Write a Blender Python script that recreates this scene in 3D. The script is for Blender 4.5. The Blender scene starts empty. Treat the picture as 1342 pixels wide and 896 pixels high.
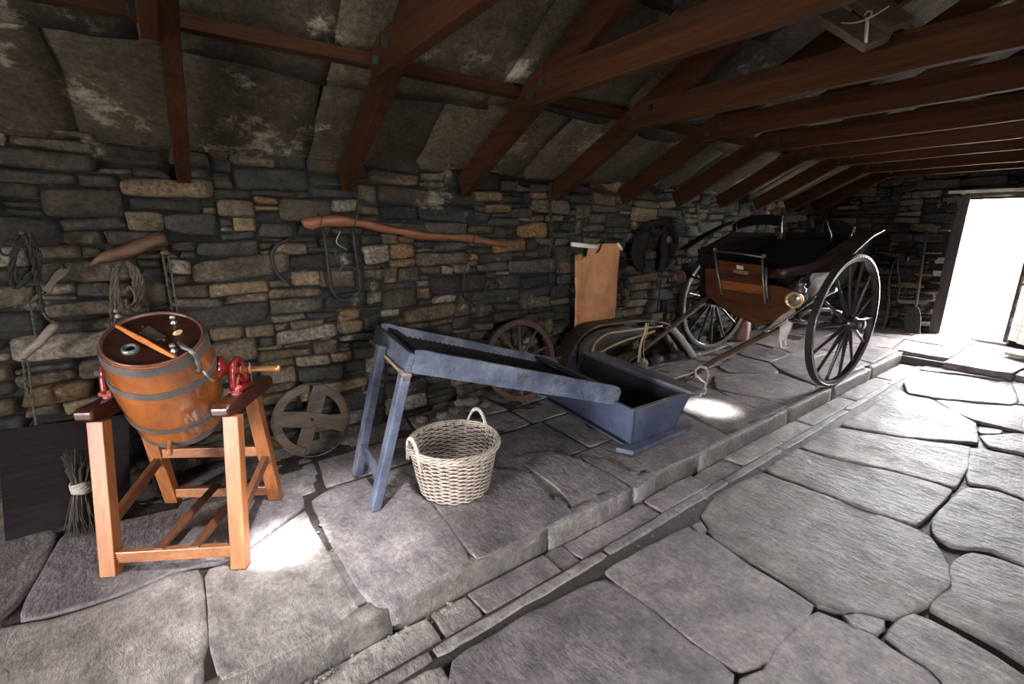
import bpy, math, random
import numpy as np
from mathutils import Vector, Matrix, noise
R = random.Random(7)
scene = bpy.context.scene
COL = scene.collection
PI = math.pi

# ------------------------------------------------------------------ camera
FPX, CX, CY = 597.0, 671.0, 448.0
PITCH = math.atan(148 / 597.0); YAW = math.radians(53.8)
CAM = Vector((0, 0, 1.5))
FW = Vector((math.cos(YAW) * math.cos(PITCH), math.sin(YAW) * math.cos(PITCH), -math.sin(PITCH)))
RT = Vector((math.sin(YAW), -math.cos(YAW), 0)); UP = RT.cross(FW)
cam_data = bpy.data.cameras.new('camera'); cam = bpy.data.objects.new('camera', cam_data); COL.objects.link(cam)
cam_data.sensor_width = 36.0; cam_data.lens = FPX / 1342 * 36.0
cam_data.clip_start = 0.05; cam_data.clip_end = 200
m = Matrix((RT, UP, -FW)).transposed().to_4x4(); m.translation = CAM
cam.matrix_world = m
scene.camera = cam

def ray(u, v): return (FW * FPX + RT * (u - CX) + UP * (CY - v)).normalized()
def hz(u, v, z): d = ray(u, v); return CAM + d * ((z - CAM.z) / d.z)
def hy(u, v, y): d = ray(u, v); return CAM + d * ((y - CAM.y) / d.y)
def hx(u, v, x): d = ray(u, v); return CAM + d * ((x - CAM.x) / d.x)
def hp(u, v, p, n): d = ray(u, v); return CAM + d * ((p - CAM).dot(n) / d.dot(n))

# ------------------------------------------------------------------ materials
def new_mat(name):
    m = bpy.data.materials.new(name); m.use_nodes = True
    nt = m.node_tree; nt.nodes.clear()
    out = nt.nodes.new('ShaderNodeOutputMaterial'); b = nt.nodes.new('ShaderNodeBsdfPrincipled')
    nt.links.new(b.outputs[0], out.inputs[0])
    return m, nt, b
def N(nt, kind, **kw):
    n = nt.nodes.new(kind)
    for k, v in kw.items():
        if k in n.inputs: n.inputs[k].default_value = v
        else: setattr(n, k, v)
    return n
def coords(nt, scale=(1, 1, 1), rot=(0, 0, 0)):
    t = nt.nodes.new('ShaderNodeTexCoord'); mp = nt.nodes.new('ShaderNodeMapping')
    mp.inputs['Scale'].default_value = scale; mp.inputs['Rotation'].default_value = rot
    nt.links.new(t.outputs['Object'], mp.inputs['Vector']); return mp.outputs[0]
def ramp(nt, fac, stops):
    r = nt.nodes.new('ShaderNodeValToRGB'); e = r.color_ramp.elements
    while len(e) < len(stops): e.new(0.5)
    for i, (p, c) in enumerate(stops):
        e[i].position = p; e[i].color = (*c, 1) if len(c) == 3 else c
    nt.links.new(fac, r.inputs[0]); return r.outputs[0]
def mixc(nt, fac, a, b, mode='MIX'):
    n = nt.nodes.new('ShaderNodeMix'); n.data_type = 'RGBA'; n.blend_type = mode
    for s, v in ((0, fac), (6, a), (7, b)):
        if hasattr(v, 'links'): nt.links.new(v, n.inputs[s])
        else: n.inputs[s].default_value = v if s == 0 else (*v, 1)
    return n.outputs[2]
def math_n(nt, op, a, b=0.0):
    n = nt.nodes.new('ShaderNodeMath'); n.operation = op
    for s, v in ((0, a), (1, b)):
        if hasattr(v, 'links'): nt.links.new(v, n.inputs[s])
        else: n.inputs[s].default_value = v
    return n.outputs[0]
def bump(nt, b, h, strength, dist, prev=None):
    n = nt.nodes.new('ShaderNodeBump'); n.inputs['Strength'].default_value = strength; n.inputs['Distance'].default_value = dist
    nt.links.new(h, n.inputs['Height'])
    if prev is not None: nt.links.new(prev, n.inputs['Normal'])
    nt.links.new(n.outputs[0], b.inputs['Normal']); return n.outputs[0]

def simple(name, c, rough=.7, metal=0.0, var=.35, scale=8, bmp=.3, dist=.004, coat=0.0, c2=None, stretch=(1, 1, 1), spots=None):
    m, nt, b = new_mat(name); v = coords(nt, stretch)
    n = N(nt, 'ShaderNodeTexNoise', Scale=scale, Detail=8, Roughness=.65); nt.links.new(v, n.inputs['Vector'])
    lo = tuple(x * (1 - var) for x in c); hi = c2 or tuple(min(1, x * (1 + var)) for x in c)
    col = ramp(nt, n.outputs[0], [(.32, lo), (.68, hi)])
    if spots:
        sc, thr, colr = spots
        n2 = N(nt, 'ShaderNodeTexNoise', Scale=sc, Detail=6, Roughness=.7); nt.links.new(v, n2.inputs['Vector'])
        f = ramp(nt, n2.outputs[0], [(thr, (0, 0, 0)), (thr + .05, (1, 1, 1))])
        col = mixc(nt, f, col, colr)
    nt.links.new(col, b.inputs['Base Color'])
    b.inputs['Roughness'].default_value = rough; b.inputs['Metallic'].default_value = metal
    b.inputs['Coat Weight'].default_value = coat; b.inputs['Coat Roughness'].default_value = .12
    if bmp:
        n3 = N(nt, 'ShaderNodeTexNoise', Scale=scale * 5, Detail=6, Roughness=.7); nt.links.new(v, n3.inputs['Vector'])
        bump(nt, b, n3.outputs[0], bmp, dist)
    return m

def wood(name, dark, light, axis='Z', rough=.55, scale=1.0, coat=0.0, bmp=.25, wear=None):
    """grain that runs along the given axis of the part"""
    m, nt, b = new_mat(name)
    s = {'X': (.7, 9, 9), 'Y': (9, .7, 9), 'Z': (9, 9, .7)}[axis]
    v = coords(nt, tuple(x * scale for x in s))
    n = N(nt, 'ShaderNodeTexNoise', Scale=1.6, Detail=7, Roughness=.62, Distortion=.6); nt.links.new(v, n.inputs['Vector'])
    f = N(nt, 'ShaderNodeTexNoise', Scale=9, Detail=4, Roughness=.6); nt.links.new(v, f.inputs['Vector'])
    col = ramp(nt, n.outputs[0], [(.3, dark), (.7, light)])
    fine = ramp(nt, f.outputs[0], [(.3, (.62, .62, .62)), (.65, (1, 1, 1))])
    col = mixc(nt, 1.0, col, fine, 'MULTIPLY')
    if wear:
        v2 = coords(nt, (1, 1, 1)); w = N(nt, 'ShaderNodeTexNoise', Scale=wear[0], Detail=8, Roughness=.7); nt.links.new(v2, w.inputs['Vector'])
        fw = ramp(nt, w.outputs[0], [(wear[1], (0, 0, 0)), (wear[1] + .08, (1, 1, 1))])
        col = mixc(nt, fw, col, wear[2])
    nt.links.new(col, b.inputs['Base Color'])
    b.inputs['Roughness'].default_value = rough; b.inputs['Coat Weight'].default_value = coat; b.inputs['Coat Roughness'].default_value = .15
    bump(nt, b, f.outputs[0], bmp, .003)
    return m

def rock(name, tint=(1, 1, 1), use_attr=True, base=(.2, .19, .19), bscale=1.0, rough=.8, chisel=0.0, lime=.0, spec=.35, speck=0, lscale=3.1, lthr=.60):
    m, nt, b = new_mat(name); v = coords(nt)
    if use_attr:
        a = nt.nodes.new('ShaderNodeAttribute'); a.attribute_name = 'stone'; col = a.outputs['Color']
    else:
        rgb = nt.nodes.new('ShaderNodeRGB'); rgb.outputs[0].default_value = (*base, 1); col = rgb.outputs[0]
    n = N(nt, 'ShaderNodeTexNoise', Scale=9, Detail=10, Roughness=.68); nt.links.new(v, n.inputs['Vector'])
    col = mixc(nt, 1.0, col, ramp(nt, n.outputs[0], [(.28, (.5, .49, .48)), (.72, (1.3, 1.27, 1.22))]), 'MULTIPLY')
    n2 = N(nt, 'ShaderNodeTexNoise', Scale=2.3, Detail=5, Roughness=.6); nt.links.new(v, n2.inputs['Vector'])
    col = mixc(nt, 1.0, col, ramp(nt, n2.outputs[0], [(.3, (.72, .7, .7)), (.7, (1.2, 1.18, 1.15))]), 'MULTIPLY')
    if speck:
        n5 = N(nt, 'ShaderNodeTexNoise', Scale=42, Detail=8, Roughness=.75); nt.links.new(v, n5.inputs['Vector'])
        col = mixc(nt, 1.0, col, ramp(nt, n5.outputs[0], [(.36, (1 - .65 * speck, 1 - .66 * speck, 1 - .67 * speck)), (.5, (1, 1, 1)), (.66, (1 + .9 * speck, 1 + .85 * speck, 1 + .75 * speck))]), 'MULTIPLY')
    if lime:
        n4 = N(nt, 'ShaderNodeTexNoise', Scale=lscale, Detail=9, Roughness=.75); nt.links.new(v, n4.inputs['Vector'])
        f = ramp(nt, n4.outputs[0], [(lthr, (0, 0, 0)), (lthr + .08, (lime, lime, lime))])
        col = mixc(nt, f, col, (.40, .35, .28))
    nt.links.new(col, b.inputs['Base Color']); b.inputs['Roughness'].default_value = rough
    b.inputs['Specular IOR Level'].default_value = spec
    n3 = N(nt, 'ShaderNodeTexNoise', Scale=28 * bscale, Detail=9, Roughness=.72); nt.links.new(v, n3.inputs['Vector'])
    p = bump(nt, b, n3.outputs[0], .55, .012 / bscale)
    if chisel:
        v2 = coords(nt, (30, 13, 20), (0, 0, .55)); w = N(nt, 'ShaderNodeTexNoise', Scale=1.0, Detail=6, Roughness=.65, Distortion=.25); nt.links.new(v2, w.inputs['Vector'])
        msk = N(nt, 'ShaderNodeTexNoise', Scale=1.1, Detail=2); nt.links.new(v, msk.inputs['Vector'])
        h = math_n(nt, 'MULTIPLY', w.outputs[0], ramp(nt, msk.outputs[0], [(.35, (.25, .25, .25)), (.6, (1, 1, 1))]))
        bump(nt, b, h, chisel, .035, p)
        col2 = mixc(nt, 1.0, col, ramp(nt, w.outputs[0], [(.30, (.80, .79, .80)), (.52, (1.05, 1.05, 1.05))]), 'MULTIPLY'); nt.links.new(col2, b.inputs['Base Color'])  # chisel pits darkened in the colour, so the relief shows in diffuse light
    return m

# ------------------------------------------------------------------ mesh builder
class MB:
    def __init__(s): s.v = []; s.f = []; s.sm = []; s.col = []
    def add(s, vs, fs, smooth=False, col=None):
        k = len(s.v); s.v += [Vector(p) for p in vs]
        for f in fs: s.f.append(tuple(i + k for i in f)); s.sm.append(smooth); s.col.append(col)
        return s
    def box(s, c, size, M=None, taper=1.0):
        """box centred at c, optional 3x3 matrix M of axes"""
        M = M or Matrix.Identity(3); c = Vector(c); hx_, hy_, hz_ = [q / 2 for q in size]; vs = []
        for z in (-1, 1):
            for x, y in ((-1, -1), (1, -1), (1, 1), (-1, 1)):
                t = taper if z > 0 else 1
                vs.append(c + M @ Vector((x * hx_ * t, y * hy_ * t, z * hz_)))
        return s.add(vs, [(3, 2, 1, 0), (4, 5, 6, 7), (0, 1, 5, 4), (1, 2, 6, 5), (2, 3, 7, 6), (3, 0, 4, 7)])
    def bar(s, a, b, w, h, up=(0, 0, 1), taper=1.0):
        """beam from a to b; h along up, w across; mid rings for irregularity"""
        a = Vector(a); b = Vector(b); d = (b - a); L = d.length; d.normalize(); up = Vector(up)
        x = d.cross(up).normalized(); y = x.cross(d).normalized()
        M = Matrix((x, y, d)).transposed(); return s.box((a + b) / 2, (w, h, L), M, taper)
    def quadstrip(s, A, B, smooth=True):
        n = len(A); return s.add(list(A) + list(B), [(i, i + 1, n + i + 1, n + i) for i in range(n - 1)], smooth)
    def slab(s, A, B, t, smooth=False):
        """solid board between polylines A and B, thickness vector t"""
        n = len(A); t = Vector(t); A = [Vector(p) for p in A]; B = [Vector(p) for p in B]
        vs = A + B + [p + t for p in A] + [p + t for p in B]; fs = []
        for i in range(n - 1):
            fs += [(i, i + 1, n + i + 1, n + i), (2 * n + i, 3 * n + i, 3 * n + i + 1, 2 * n + i + 1),
                   (i, 2 * n + i, 2 * n + i + 1, i + 1), (n + i, n + i + 1, 3 * n + i + 1, 3 * n + i)]
        fs += [(0, n, 3 * n, 2 * n), (n - 1, 3 * n - 1, 4 * n - 1, 2 * n - 1)]
        return s.add(vs, fs, smooth)
    def tube(s, pts, r, n=8, closed=False, smooth=True):
        pts = [Vector(p) for p in pts]; m = len(pts); rr = r if hasattr(r, '__len__') else [r] * m
        vs = []; prev = None
        for i, p in enumerate(pts):
            if closed: t = pts[(i + 1) % m] - pts[i - 1]
            else: t = pts[min(i + 1, m - 1)] - pts[max(i - 1, 0)]
            if t.length < 1e-9: t = Vector((0, 0, 1))
            t.normalize()
            if prev is None: x = t.orthogonal().normalized()
            else:
                x = prev - t * prev.dot(t); x = x.normalized() if x.length > 1e-6 else t.orthogonal().normalized()
            prev = x; y = t.cross(x)
            for k in range(n):
                a = 2 * PI * k / n; vs.append(p + (x * math.cos(a) + y * math.sin(a)) * rr[i])
        fs = []
        for i in range(m if closed else m - 1):
            j = (i + 1) % m
            for k in range(n): fs.append((i * n + k, i * n + (k + 1) % n, j * n + (k + 1) % n, j * n + k))
        if not closed: fs += [tuple(range(n))[::-1], tuple((m - 1) * n + k for k in range(n))]
        return s.add(vs, fs, smooth)
    def lathe(s, prof, c=(0, 0, 0), axis=(0, 0, 1), n=32, smooth=True, closed=False, x0=None):
        """prof: list of (radius, height along axis)"""
        ax = Vector(axis).normalized(); x = (Vector(x0) if x0 else ax.orthogonal()); x = (x - ax * x.dot(ax)).normalized(); y = ax.cross(x); c = Vector(c); vs = []
        for r, h in prof:
            for k in range(n):
                a = 2 * PI * k / n; vs.append(c + ax * h + (x * math.cos(a) + y * math.sin(a)) * max(r, 1e-4))
        fs = []; m = len(prof)
        for i in range(m if closed else m - 1):
            j = (i + 1) % m
            for k in range(n): fs.append((i * n + k, i * n + (k + 1) % n, j * n + (k + 1) % n, j * n + k))
        return s.add(vs, fs, smooth)
    def ellipsoid(s, c, rad, M=None, n=16, m=10, jit=0, seed=0):
        M = M or Matrix.Identity(3); c = Vector(c); vs = []; fs = []
        for i in range(m + 1):
            t = PI * i / m
            for k in range(n):
                a = 2 * PI * k / n; q = Vector((math.sin(t) * math.cos(a), math.sin(t) * math.sin(a), math.cos(t)))
                j = 1 + jit * noise.noise(q * 2.3 + Vector((seed, 0, 0))) if jit else 1
                vs.append(c + M @ Vector((q.x * rad[0] * j, q.y * rad[1] * j, q.z * rad[2] * j)))
        for i in range(m):
            for k in range(n): fs.append((i * n + k, (i + 1) * n + k, (i + 1) * n + (k + 1) % n, i * n + (k + 1) % n))
        return s.add(vs, fs, True)
    def prism(s, poly, t):
        n = len(poly); t = Vector(t); poly = [Vector(p) for p in poly]
        return s.add(poly + [p + t for p in poly], [tuple(range(n))[::-1], tuple(n + i for i in range(n))] + [(i, (i + 1) % n, n + (i + 1) % n, n + i) for i in range(n)])
    def rough(s, amp, scale=6.0, seed=0):
        for p in s.v:
            q = p * scale + Vector((seed * 3.1, 0, 0)); p += Vector((noise.noise(q), noise.noise(q + Vector((9, 0, 0))), noise.noise(q + Vector((0, 9, 0))))) * amp
        return s
    def build(s, name, mat, parent=None, bevel=0, sub=0, label=None):
        me = bpy.data.meshes.new(name); off = parent_loc(parent)
        me.from_pydata([p - off for p in s.v], [], s.f); me.validate(clean_customdata=False)
        if len(me.polygons) == len(s.sm): me.polygons.foreach_set('use_smooth', s.sm)
        if any(c is not None for c in s.col):
            at = me.color_attributes.new('stone', 'FLOAT_COLOR', 'CORNER'); k = 0; buf = []
            for poly, c in zip(me.polygons, s.col): buf += list((*(c or (.2, .2, .2)), 1)) * poly.loop_total
            at.data.foreach_set('color', buf)
        me.materials.append(mat); me.update()
        import bmesh
        bm = bmesh.new(); bm.from_mesh(me); bmesh.ops.recalc_face_normals(bm, faces=bm.faces); bm.to_mesh(me); bm.free()
        o = bpy.data.objects.new(name, me); COL.objects.link(o)
        if parent is not None: o.parent = parent
        if bevel:
            b = o.modifiers.new('bevel', 'BEVEL'); b.width = bevel; b.segments = 2; b.limit_method = 'ANGLE'; b.angle_limit = .6; b.harden_normals = False
        if sub:
            q = o.modifiers.new('sub', 'SUBSURF'); q.levels = sub; q.render_levels = sub
        if label: o['label'] = label
        return o
OFF = {}
def parent_loc(p):
    s = Vector((0, 0, 0))
    while p is not None: s = s + Vector(p.location); p = p.parent
    return s
def thing(name, label, cat, loc=(0, 0, 0), group=None):
    o = bpy.data.objects.new(name, None); COL.objects.link(o); o.location = loc; o.empty_display_size = .1
    o['label'] = label; o['category'] = cat
    if group: o['group'] = group
    return o
def tag(o, label, cat, group=None):
    o['label'] = label; o['category'] = cat
    if group: o['group'] = group
    return o
def struct(o): o['kind'] = 'structure'; return o
def bez(pts, n=6):
    """Catmull-Rom through points"""
    P = [Vector(p) for p in pts]; P = [2 * P[0] - P[1]] + P + [2 * P[-1] - P[-2]]; out = []
    for i in range(1, len(P) - 2):
        for k in range(n):
            t = k / n; a, b, c, d = P[i - 1:i + 3]
            out.append(.5 * ((2 * b) + (c - a) * t + (2 * a - 5 * b + 4 * c - d) * t * t + (3 * b - a - 3 * c + d) * t ** 3))
    out.append(P[-2]); return out
# ------------------------------------------------------------------ the room shell
XL, XR, YB, YF = -2.6, 8.2, 3.05, -1.85
ZP = .12                                        # raised stone platform
ZM = .03                                        # main floor
RIDGE = .6
def z_under(y): return 1.72 + .52 * (2.95 - (y if y > RIDGE else 2 * RIDGE - y))       # underside of the rafters
def z_roof(y): return z_under(y) + .24                                               # underside of the roof slabs

M_wall = rock('drystone', lime=.45, bscale=.8, speck=1.0)
M_floor = rock('flagstone', chisel=.85, bscale=.9, rough=.6, spec=.45, speck=.45)
M_slate = rock('roof_stone', lime=.8, bscale=.6, speck=.7, lscale=1.7, lthr=.57)
M_dirt = simple('dirt', (.035, .03, .027), rough=.95, scale=20, bmp=.8, dist=.01)
M_black = simple('dark_core', (.012, .011, .01), rough=1, bmp=0)

PAL = [((.030, .027, .023), 5), ((.050, .042, .031), 5), ((.075, .060, .043), 5), ((.115, .086, .055), 3), ((.12, .075, .035), .7), ((.16, .142, .12), 1.8), ((.038, .035, .032), 4)]
def pick(rnd):
    t = rnd.random() * sum(w for _, w in PAL)
    for c, w in PAL:
        t -= w
        if t <= 0: break
    k = rnd.uniform(.42, 1.3); h = rnd.uniform(-.05, .05); return (c[0] * k * (1 + h), c[1] * k, c[2] * k * (1 - h))

def skyline(L, top, rnd, hmin=.025, hmax=.14, wmax=.5):
    """random rubble packing: returns rectangles (x0,x1,z0,z1)"""
    seg = [[0.0, L, 0.0]]; out = []
    while True:
        i = min(range(len(seg)), key=lambda k: seg[k][2]); x0, x1, z = seg[i]
        if z >= top: break
        w = x1 - x0
        nl = seg[i - 1][2] if i > 0 else 9; nr = seg[i + 1][2] if i < len(seg) - 1 else 9
        if w < .09:
            zt = min(nl, nr)
            if zt > 8: break
            if zt - z > .16: zt = z + .1
            if zt - z > .012: out.append((x0, x1, z, zt))
            seg[i][2] = zt
        else:
            h = min(hmax, max(hmin, rnd.lognormvariate(math.log(.070), .48)))
            for q in (nl, nr):
                if q < 8 and abs(q - (z + h)) < .022 and q - z > hmin * .8: h = q - z
            ww = min(wmax, max(.07, h * rnd.uniform(1.6, 5.5)))
            if w - ww < .07: ww = w
            if ww > wmax * 1.3: ww = w / 2
            left = rnd.random() < .5
            if left: a, b = x0, x0 + ww
            else: a, b = x1 - ww, x1
            out.append((a, b, z, z + h)); new = []
            if a > x0 + 1e-6: new.append([x0, a, z])
            new.append([a, b, z + h])
            if b < x1 - 1e-6: new.append([b, x1, z])
            seg[i:i + 1] = new
        k = 0
        while k < len(seg) - 1:
            if abs(seg[k][2] - seg[k + 1][2]) < 1e-4: seg[k][1] = seg[k + 1][1]; del seg[k + 1]
            else: k += 1
    return out

def stone_wall(mb, org, ux, nrm, L, top, seed, clip=None, coarse=False, hmax=.14, wmax=.5):
    """org: corner point; ux: along; nrm: outward normal into the room"""
    rnd = random.Random(seed); org = Vector(org); ux = Vector(ux); nrm = Vector(nrm)
    for (x0, x1, z0, z1) in skyline(L, top, rnd, hmax=hmax, wmax=wmax):
        if clip:
            r = clip(x0, x1, z0, z1)
            if r is None: continue
            x0, x1, z0, z1 = r
        g = .0015; w = x1 - x0 - 2 * g; h = z1 - z0 - 1.4 * g
        if w < .02 or h < .01: continue
        nx = 3 if coarse else max(4, min(12, int(w / .03) + 2)); nz = 2 if coarse else max(3, min(7, int(h / .018) + 2))
        prot = rnd.uniform(-.03, .024) - (.0 if h > .04 else .008); cx, cz = (x0 + x1) / 2, (z0 + z1) / 2
        jit = [(max(0, rnd.gauss(-.03, .15)) * min(w, .12), max(0, rnd.gauss(.0, .16)) * h) for _ in range(4)]
        tx, tz = rnd.uniform(-.08, .08), rnd.uniform(-.2, .2); p = rnd.uniform(5, 14); sd = rnd.random() * 50
        skew = rnd.gauss(0, .03)
        vs = []; col = pick(rnd)
        for j in range(nz + 1):
            for i in range(nx + 1):
                s = -1 + 2 * i / nx; t = -1 + 2 * j / nz
                s = math.copysign(abs(s) ** .8, s); t = math.copysign(abs(t) ** .7, t)
                mx = max(abs(s), abs(t))
                if mx > 0:
                    k = mx / (abs(s) ** p + abs(t) ** p) ** (1 / p); s2, t2 = s * k, t * k
                else: s2, t2 = s, t
                a = s2 * w / 2; b = t2 * h / 2
                for ci, (sx, sz) in enumerate(((-1, -1), (1, -1), (1, 1), (-1, 1))):
                    q = (1 + sx * s) * (1 + sz * t) / 4; a += -sx * abs(jit[ci][0]) * q * .7; b += -sz * abs(jit[ci][1]) * q * .8
                X = cx + a; Z = cz + b + a * skew
                e = min((1 - abs(s)) * w / 2, (1 - abs(t)) * h / 2); fall = max(0, 1 - e / .009)
                d = prot - .014 * fall * fall + a * tx + b * tz
                nn = noise.noise(Vector((X * 9 + sd, Z * 16, sd))); n2 = noise.noise(Vector((X * 34, Z * 50 + sd, 3)))
                d += nn * .022 + n2 * .009
                X += noise.noise(Vector((X * 13, Z * 13, sd + 7))) * .006; Z += noise.noise(Vector((X * 11, Z * 11, sd))) * .006
                Z += .022 * noise.noise(Vector((X * .9, Z * 1.3, seed)))
                vs.append(org + ux * X + Vector((0, 0, Z)) + nrm * d)
        fs = [(j * (nx + 1) + i, j * (nx + 1) + i + 1, (j + 1) * (nx + 1) + i + 1, (j + 1) * (nx + 1) + i) for j in range(nz) for i in range(nx)]
        ring = [i for i in range(nx + 1)] + [j * (nx + 1) + nx for j in range(1, nz + 1)] + [nz * (nx + 1) + i for i in range(nx - 1, -1, -1)] + [j * (nx + 1) for j in range(nz - 1, 0, -1)]
        k0 = len(vs)
        for r_ in ring: vs.append(vs[r_] - nrm * .09)
        m_ = len(ring)
        fs += [(ring[i], ring[(i + 1) % m_], k0 + (i + 1) % m_, k0 + i) for i in range(m_)]
        mb.add(vs, fs, True, col)

DOOR_Y0, DOOR_Y1, DOOR_Z = .80, 1.52, 1.93
def core(mb, a, b): mb.add([(x, y, z) for x in (a[0], b[0]) for y in (a[1], b[1]) for z in (a[2], b[2])],
    [(0, 1, 3, 2), (4, 6, 7, 5), (0, 4, 5, 1), (2, 3, 7, 6), (0, 2, 6, 4), (1, 5, 7, 3)], False, (.012, .011, .01))

# back wall (left side of the photo)
w = MB(); stone_wall(w, (XL, YB, -.05), (1, 0, 0), (0, -1, 0), XR - XL + .05, 1.98, 11)
core(w, (XL, YB + .045, -.1), (XR, YB + .5, 1.93))
struct(w.build('wall_back', M_wall))
# far gable with the doorway
def clip_gable(x0, x1, z0, z1):
    y0, y1 = YB + .3 - x1, YB + .3 - x0; zz1 = z1 - .05
    if (y0 + y1) / 2 < DOOR_Y1 and (y0 + y1) / 2 > DOOR_Y0 and z0 - .05 < DOOR_Z and (zz1 + z0) / 2 < DOOR_Z + .0: return None
    if z1 > DOOR_Z + .05 or True:
        if zz1 < DOOR_Z + .1 and y0 < DOOR_Y1 < y1: x1 = YB + .3 - DOOR_Y1 - R.uniform(0, .03)
        elif zz1 < DOOR_Z + .1 and y0 < DOOR_Y0 < y1: x0 = YB + .3 - DOOR_Y0
    if z0 > z_roof((y0 + y1) / 2) + .1: return None
    return x0, x1, z0, z1
w = MB(); stone_wall(w, (XR, YB + .3, -.05), (0, -1, 0), (-1, 0, 0), YB - YF + .5, 3.45, 23, clip_gable, hmax=.13, wmax=.45)
for y0, y1, z0, z1 in ((DOOR_Y1 + .02, YB + .5, -.1, 2.06), (YF - .4, DOOR_Y0 - .02, -.1, 2.06)):
    core(w, (XR + .045, y0, z0), (XR + .5, y1, z1))
core(w, (XR + .045, .1, 1.97), (XR + .5, 1.9, 2.7))
gp = [(YB + .5, 1.5), (YB + .5, z_roof(YB + .5) + .02), (RIDGE, z_roof(RIDGE) + .02), (YF - .5, z_roof(YF - .5) + .02), (YF - .5, 1.5), (.1, 1.99), (1.95, 1.99)]
gp = [Vector((XR + .045, a_, b_)) for a_, b_ in gp]; K_ = len(gp)
w.add(gp + [p + Vector((.45, 0, 0)) for p in gp], [tuple(range(K_)), tuple(range(2 * K_ - 1, K_ - 1, -1))] + [(i, (i + 1) % K_, K_ + (i + 1) % K_, K_ + i) for i in range(K_)], False, (.012, .011, .01))
# the reveal of the doorway, rough and whitish; the paler jamb has sunlight painted in
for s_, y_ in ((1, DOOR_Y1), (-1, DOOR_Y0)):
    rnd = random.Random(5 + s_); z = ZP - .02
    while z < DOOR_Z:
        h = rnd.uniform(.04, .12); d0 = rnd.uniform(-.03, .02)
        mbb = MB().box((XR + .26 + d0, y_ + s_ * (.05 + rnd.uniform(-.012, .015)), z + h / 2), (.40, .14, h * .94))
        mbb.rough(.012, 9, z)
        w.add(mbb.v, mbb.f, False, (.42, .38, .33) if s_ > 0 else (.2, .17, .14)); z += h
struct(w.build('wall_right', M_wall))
# wall behind the camera, with a doorway and a small window that let the daylight in
FRONT_OPEN = [(.35, 1.05, .95, 1.75)]
LEFT_OPEN = (.30, 1.30, .10, 1.55)
SKY = [(-.15, .80), (4.0, 4.7)]; SKY_Y = (-.05, .52)      # roof lights in the far-side slope
M_OPEN = lambda x0, x1, y0, y1: any(x1 > a and x0 < b for a, b in SKY) and y1 > SKY_Y[0] and y0 < SKY_Y[1]
def clip_front(x0, x1, z0, z1):
    X0, X1 = x0 + XL, x1 + XL
    for a, b, c, d in FRONT_OPEN:
        if X1 > a and X0 < b and z1 - .05 > c and z0 - .05 < d:
            if X0 < a - .04 and (X0 + X1) / 2 < a: X1 = a
            elif X1 > b + .04 and (X0 + X1) / 2 > b: X0 = b
            elif z0 - .05 < d - .02 and z1 - .05 > c + .02: return None
    return X0 - XL, X1 - XL, z0, z1
w = MB(); stone_wall(w, (XL, YF, -.05), (1, 0, 0), (0, 1, 0), XR - XL, 2.0, 31, clip_front, coarse=True, hmax=.2, wmax=.6)
xs = sorted({XL - .5, XR + .5} | {v for o in FRONT_OPEN for v in o[:2]})
for a, b in zip(xs[:-1], xs[1:]):
    o = [q for q in FRONT_OPEN if q[0] <= a and b <= q[1]]
    if not o: core(w, (a, YF - .5, -.1), (b, YF - .045, 1.95))
    else:
        if o[0][2] > .1: core(w, (a, YF - .5, -.1), (b, YF - .045, o[0][2]))
        core(w, (a, YF - .5, o[0][3]), (b, YF - .045, 1.95))
struct(w.build('wall_front', M_wall))
w = MB(); stone_wall(w, (XL, YF - .3, -.05), (0, 1, 0), (1, 0, 0), YB - YF + .6, 3.4, 37, lambda a, b, c, d: None if c > z_roof(YF - .3 + (a + b) / 2) + .1 or (YF - .3 + b > LEFT_OPEN[0] and YF - .3 + a < LEFT_OPEN[1] and c - .05 < LEFT_OPEN[3] and d - .05 > LEFT_OPEN[2]) else (a, b, c, d), coarse=True, hmax=.2, wmax=.6)
core(w, (XL - .5, YF - .5, -.1), (XL - .045, LEFT_OPEN[0], 3.2)); core(w, (XL - .5, LEFT_OPEN[1], -.1), (XL - .045, YB + .5, 3.2)); core(w, (XL - .5, LEFT_OPEN[0], LEFT_OPEN[3]), (XL - .045, LEFT_OPEN[1], 3.2))
struct(w.build('wall_left', M_wall))

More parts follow.
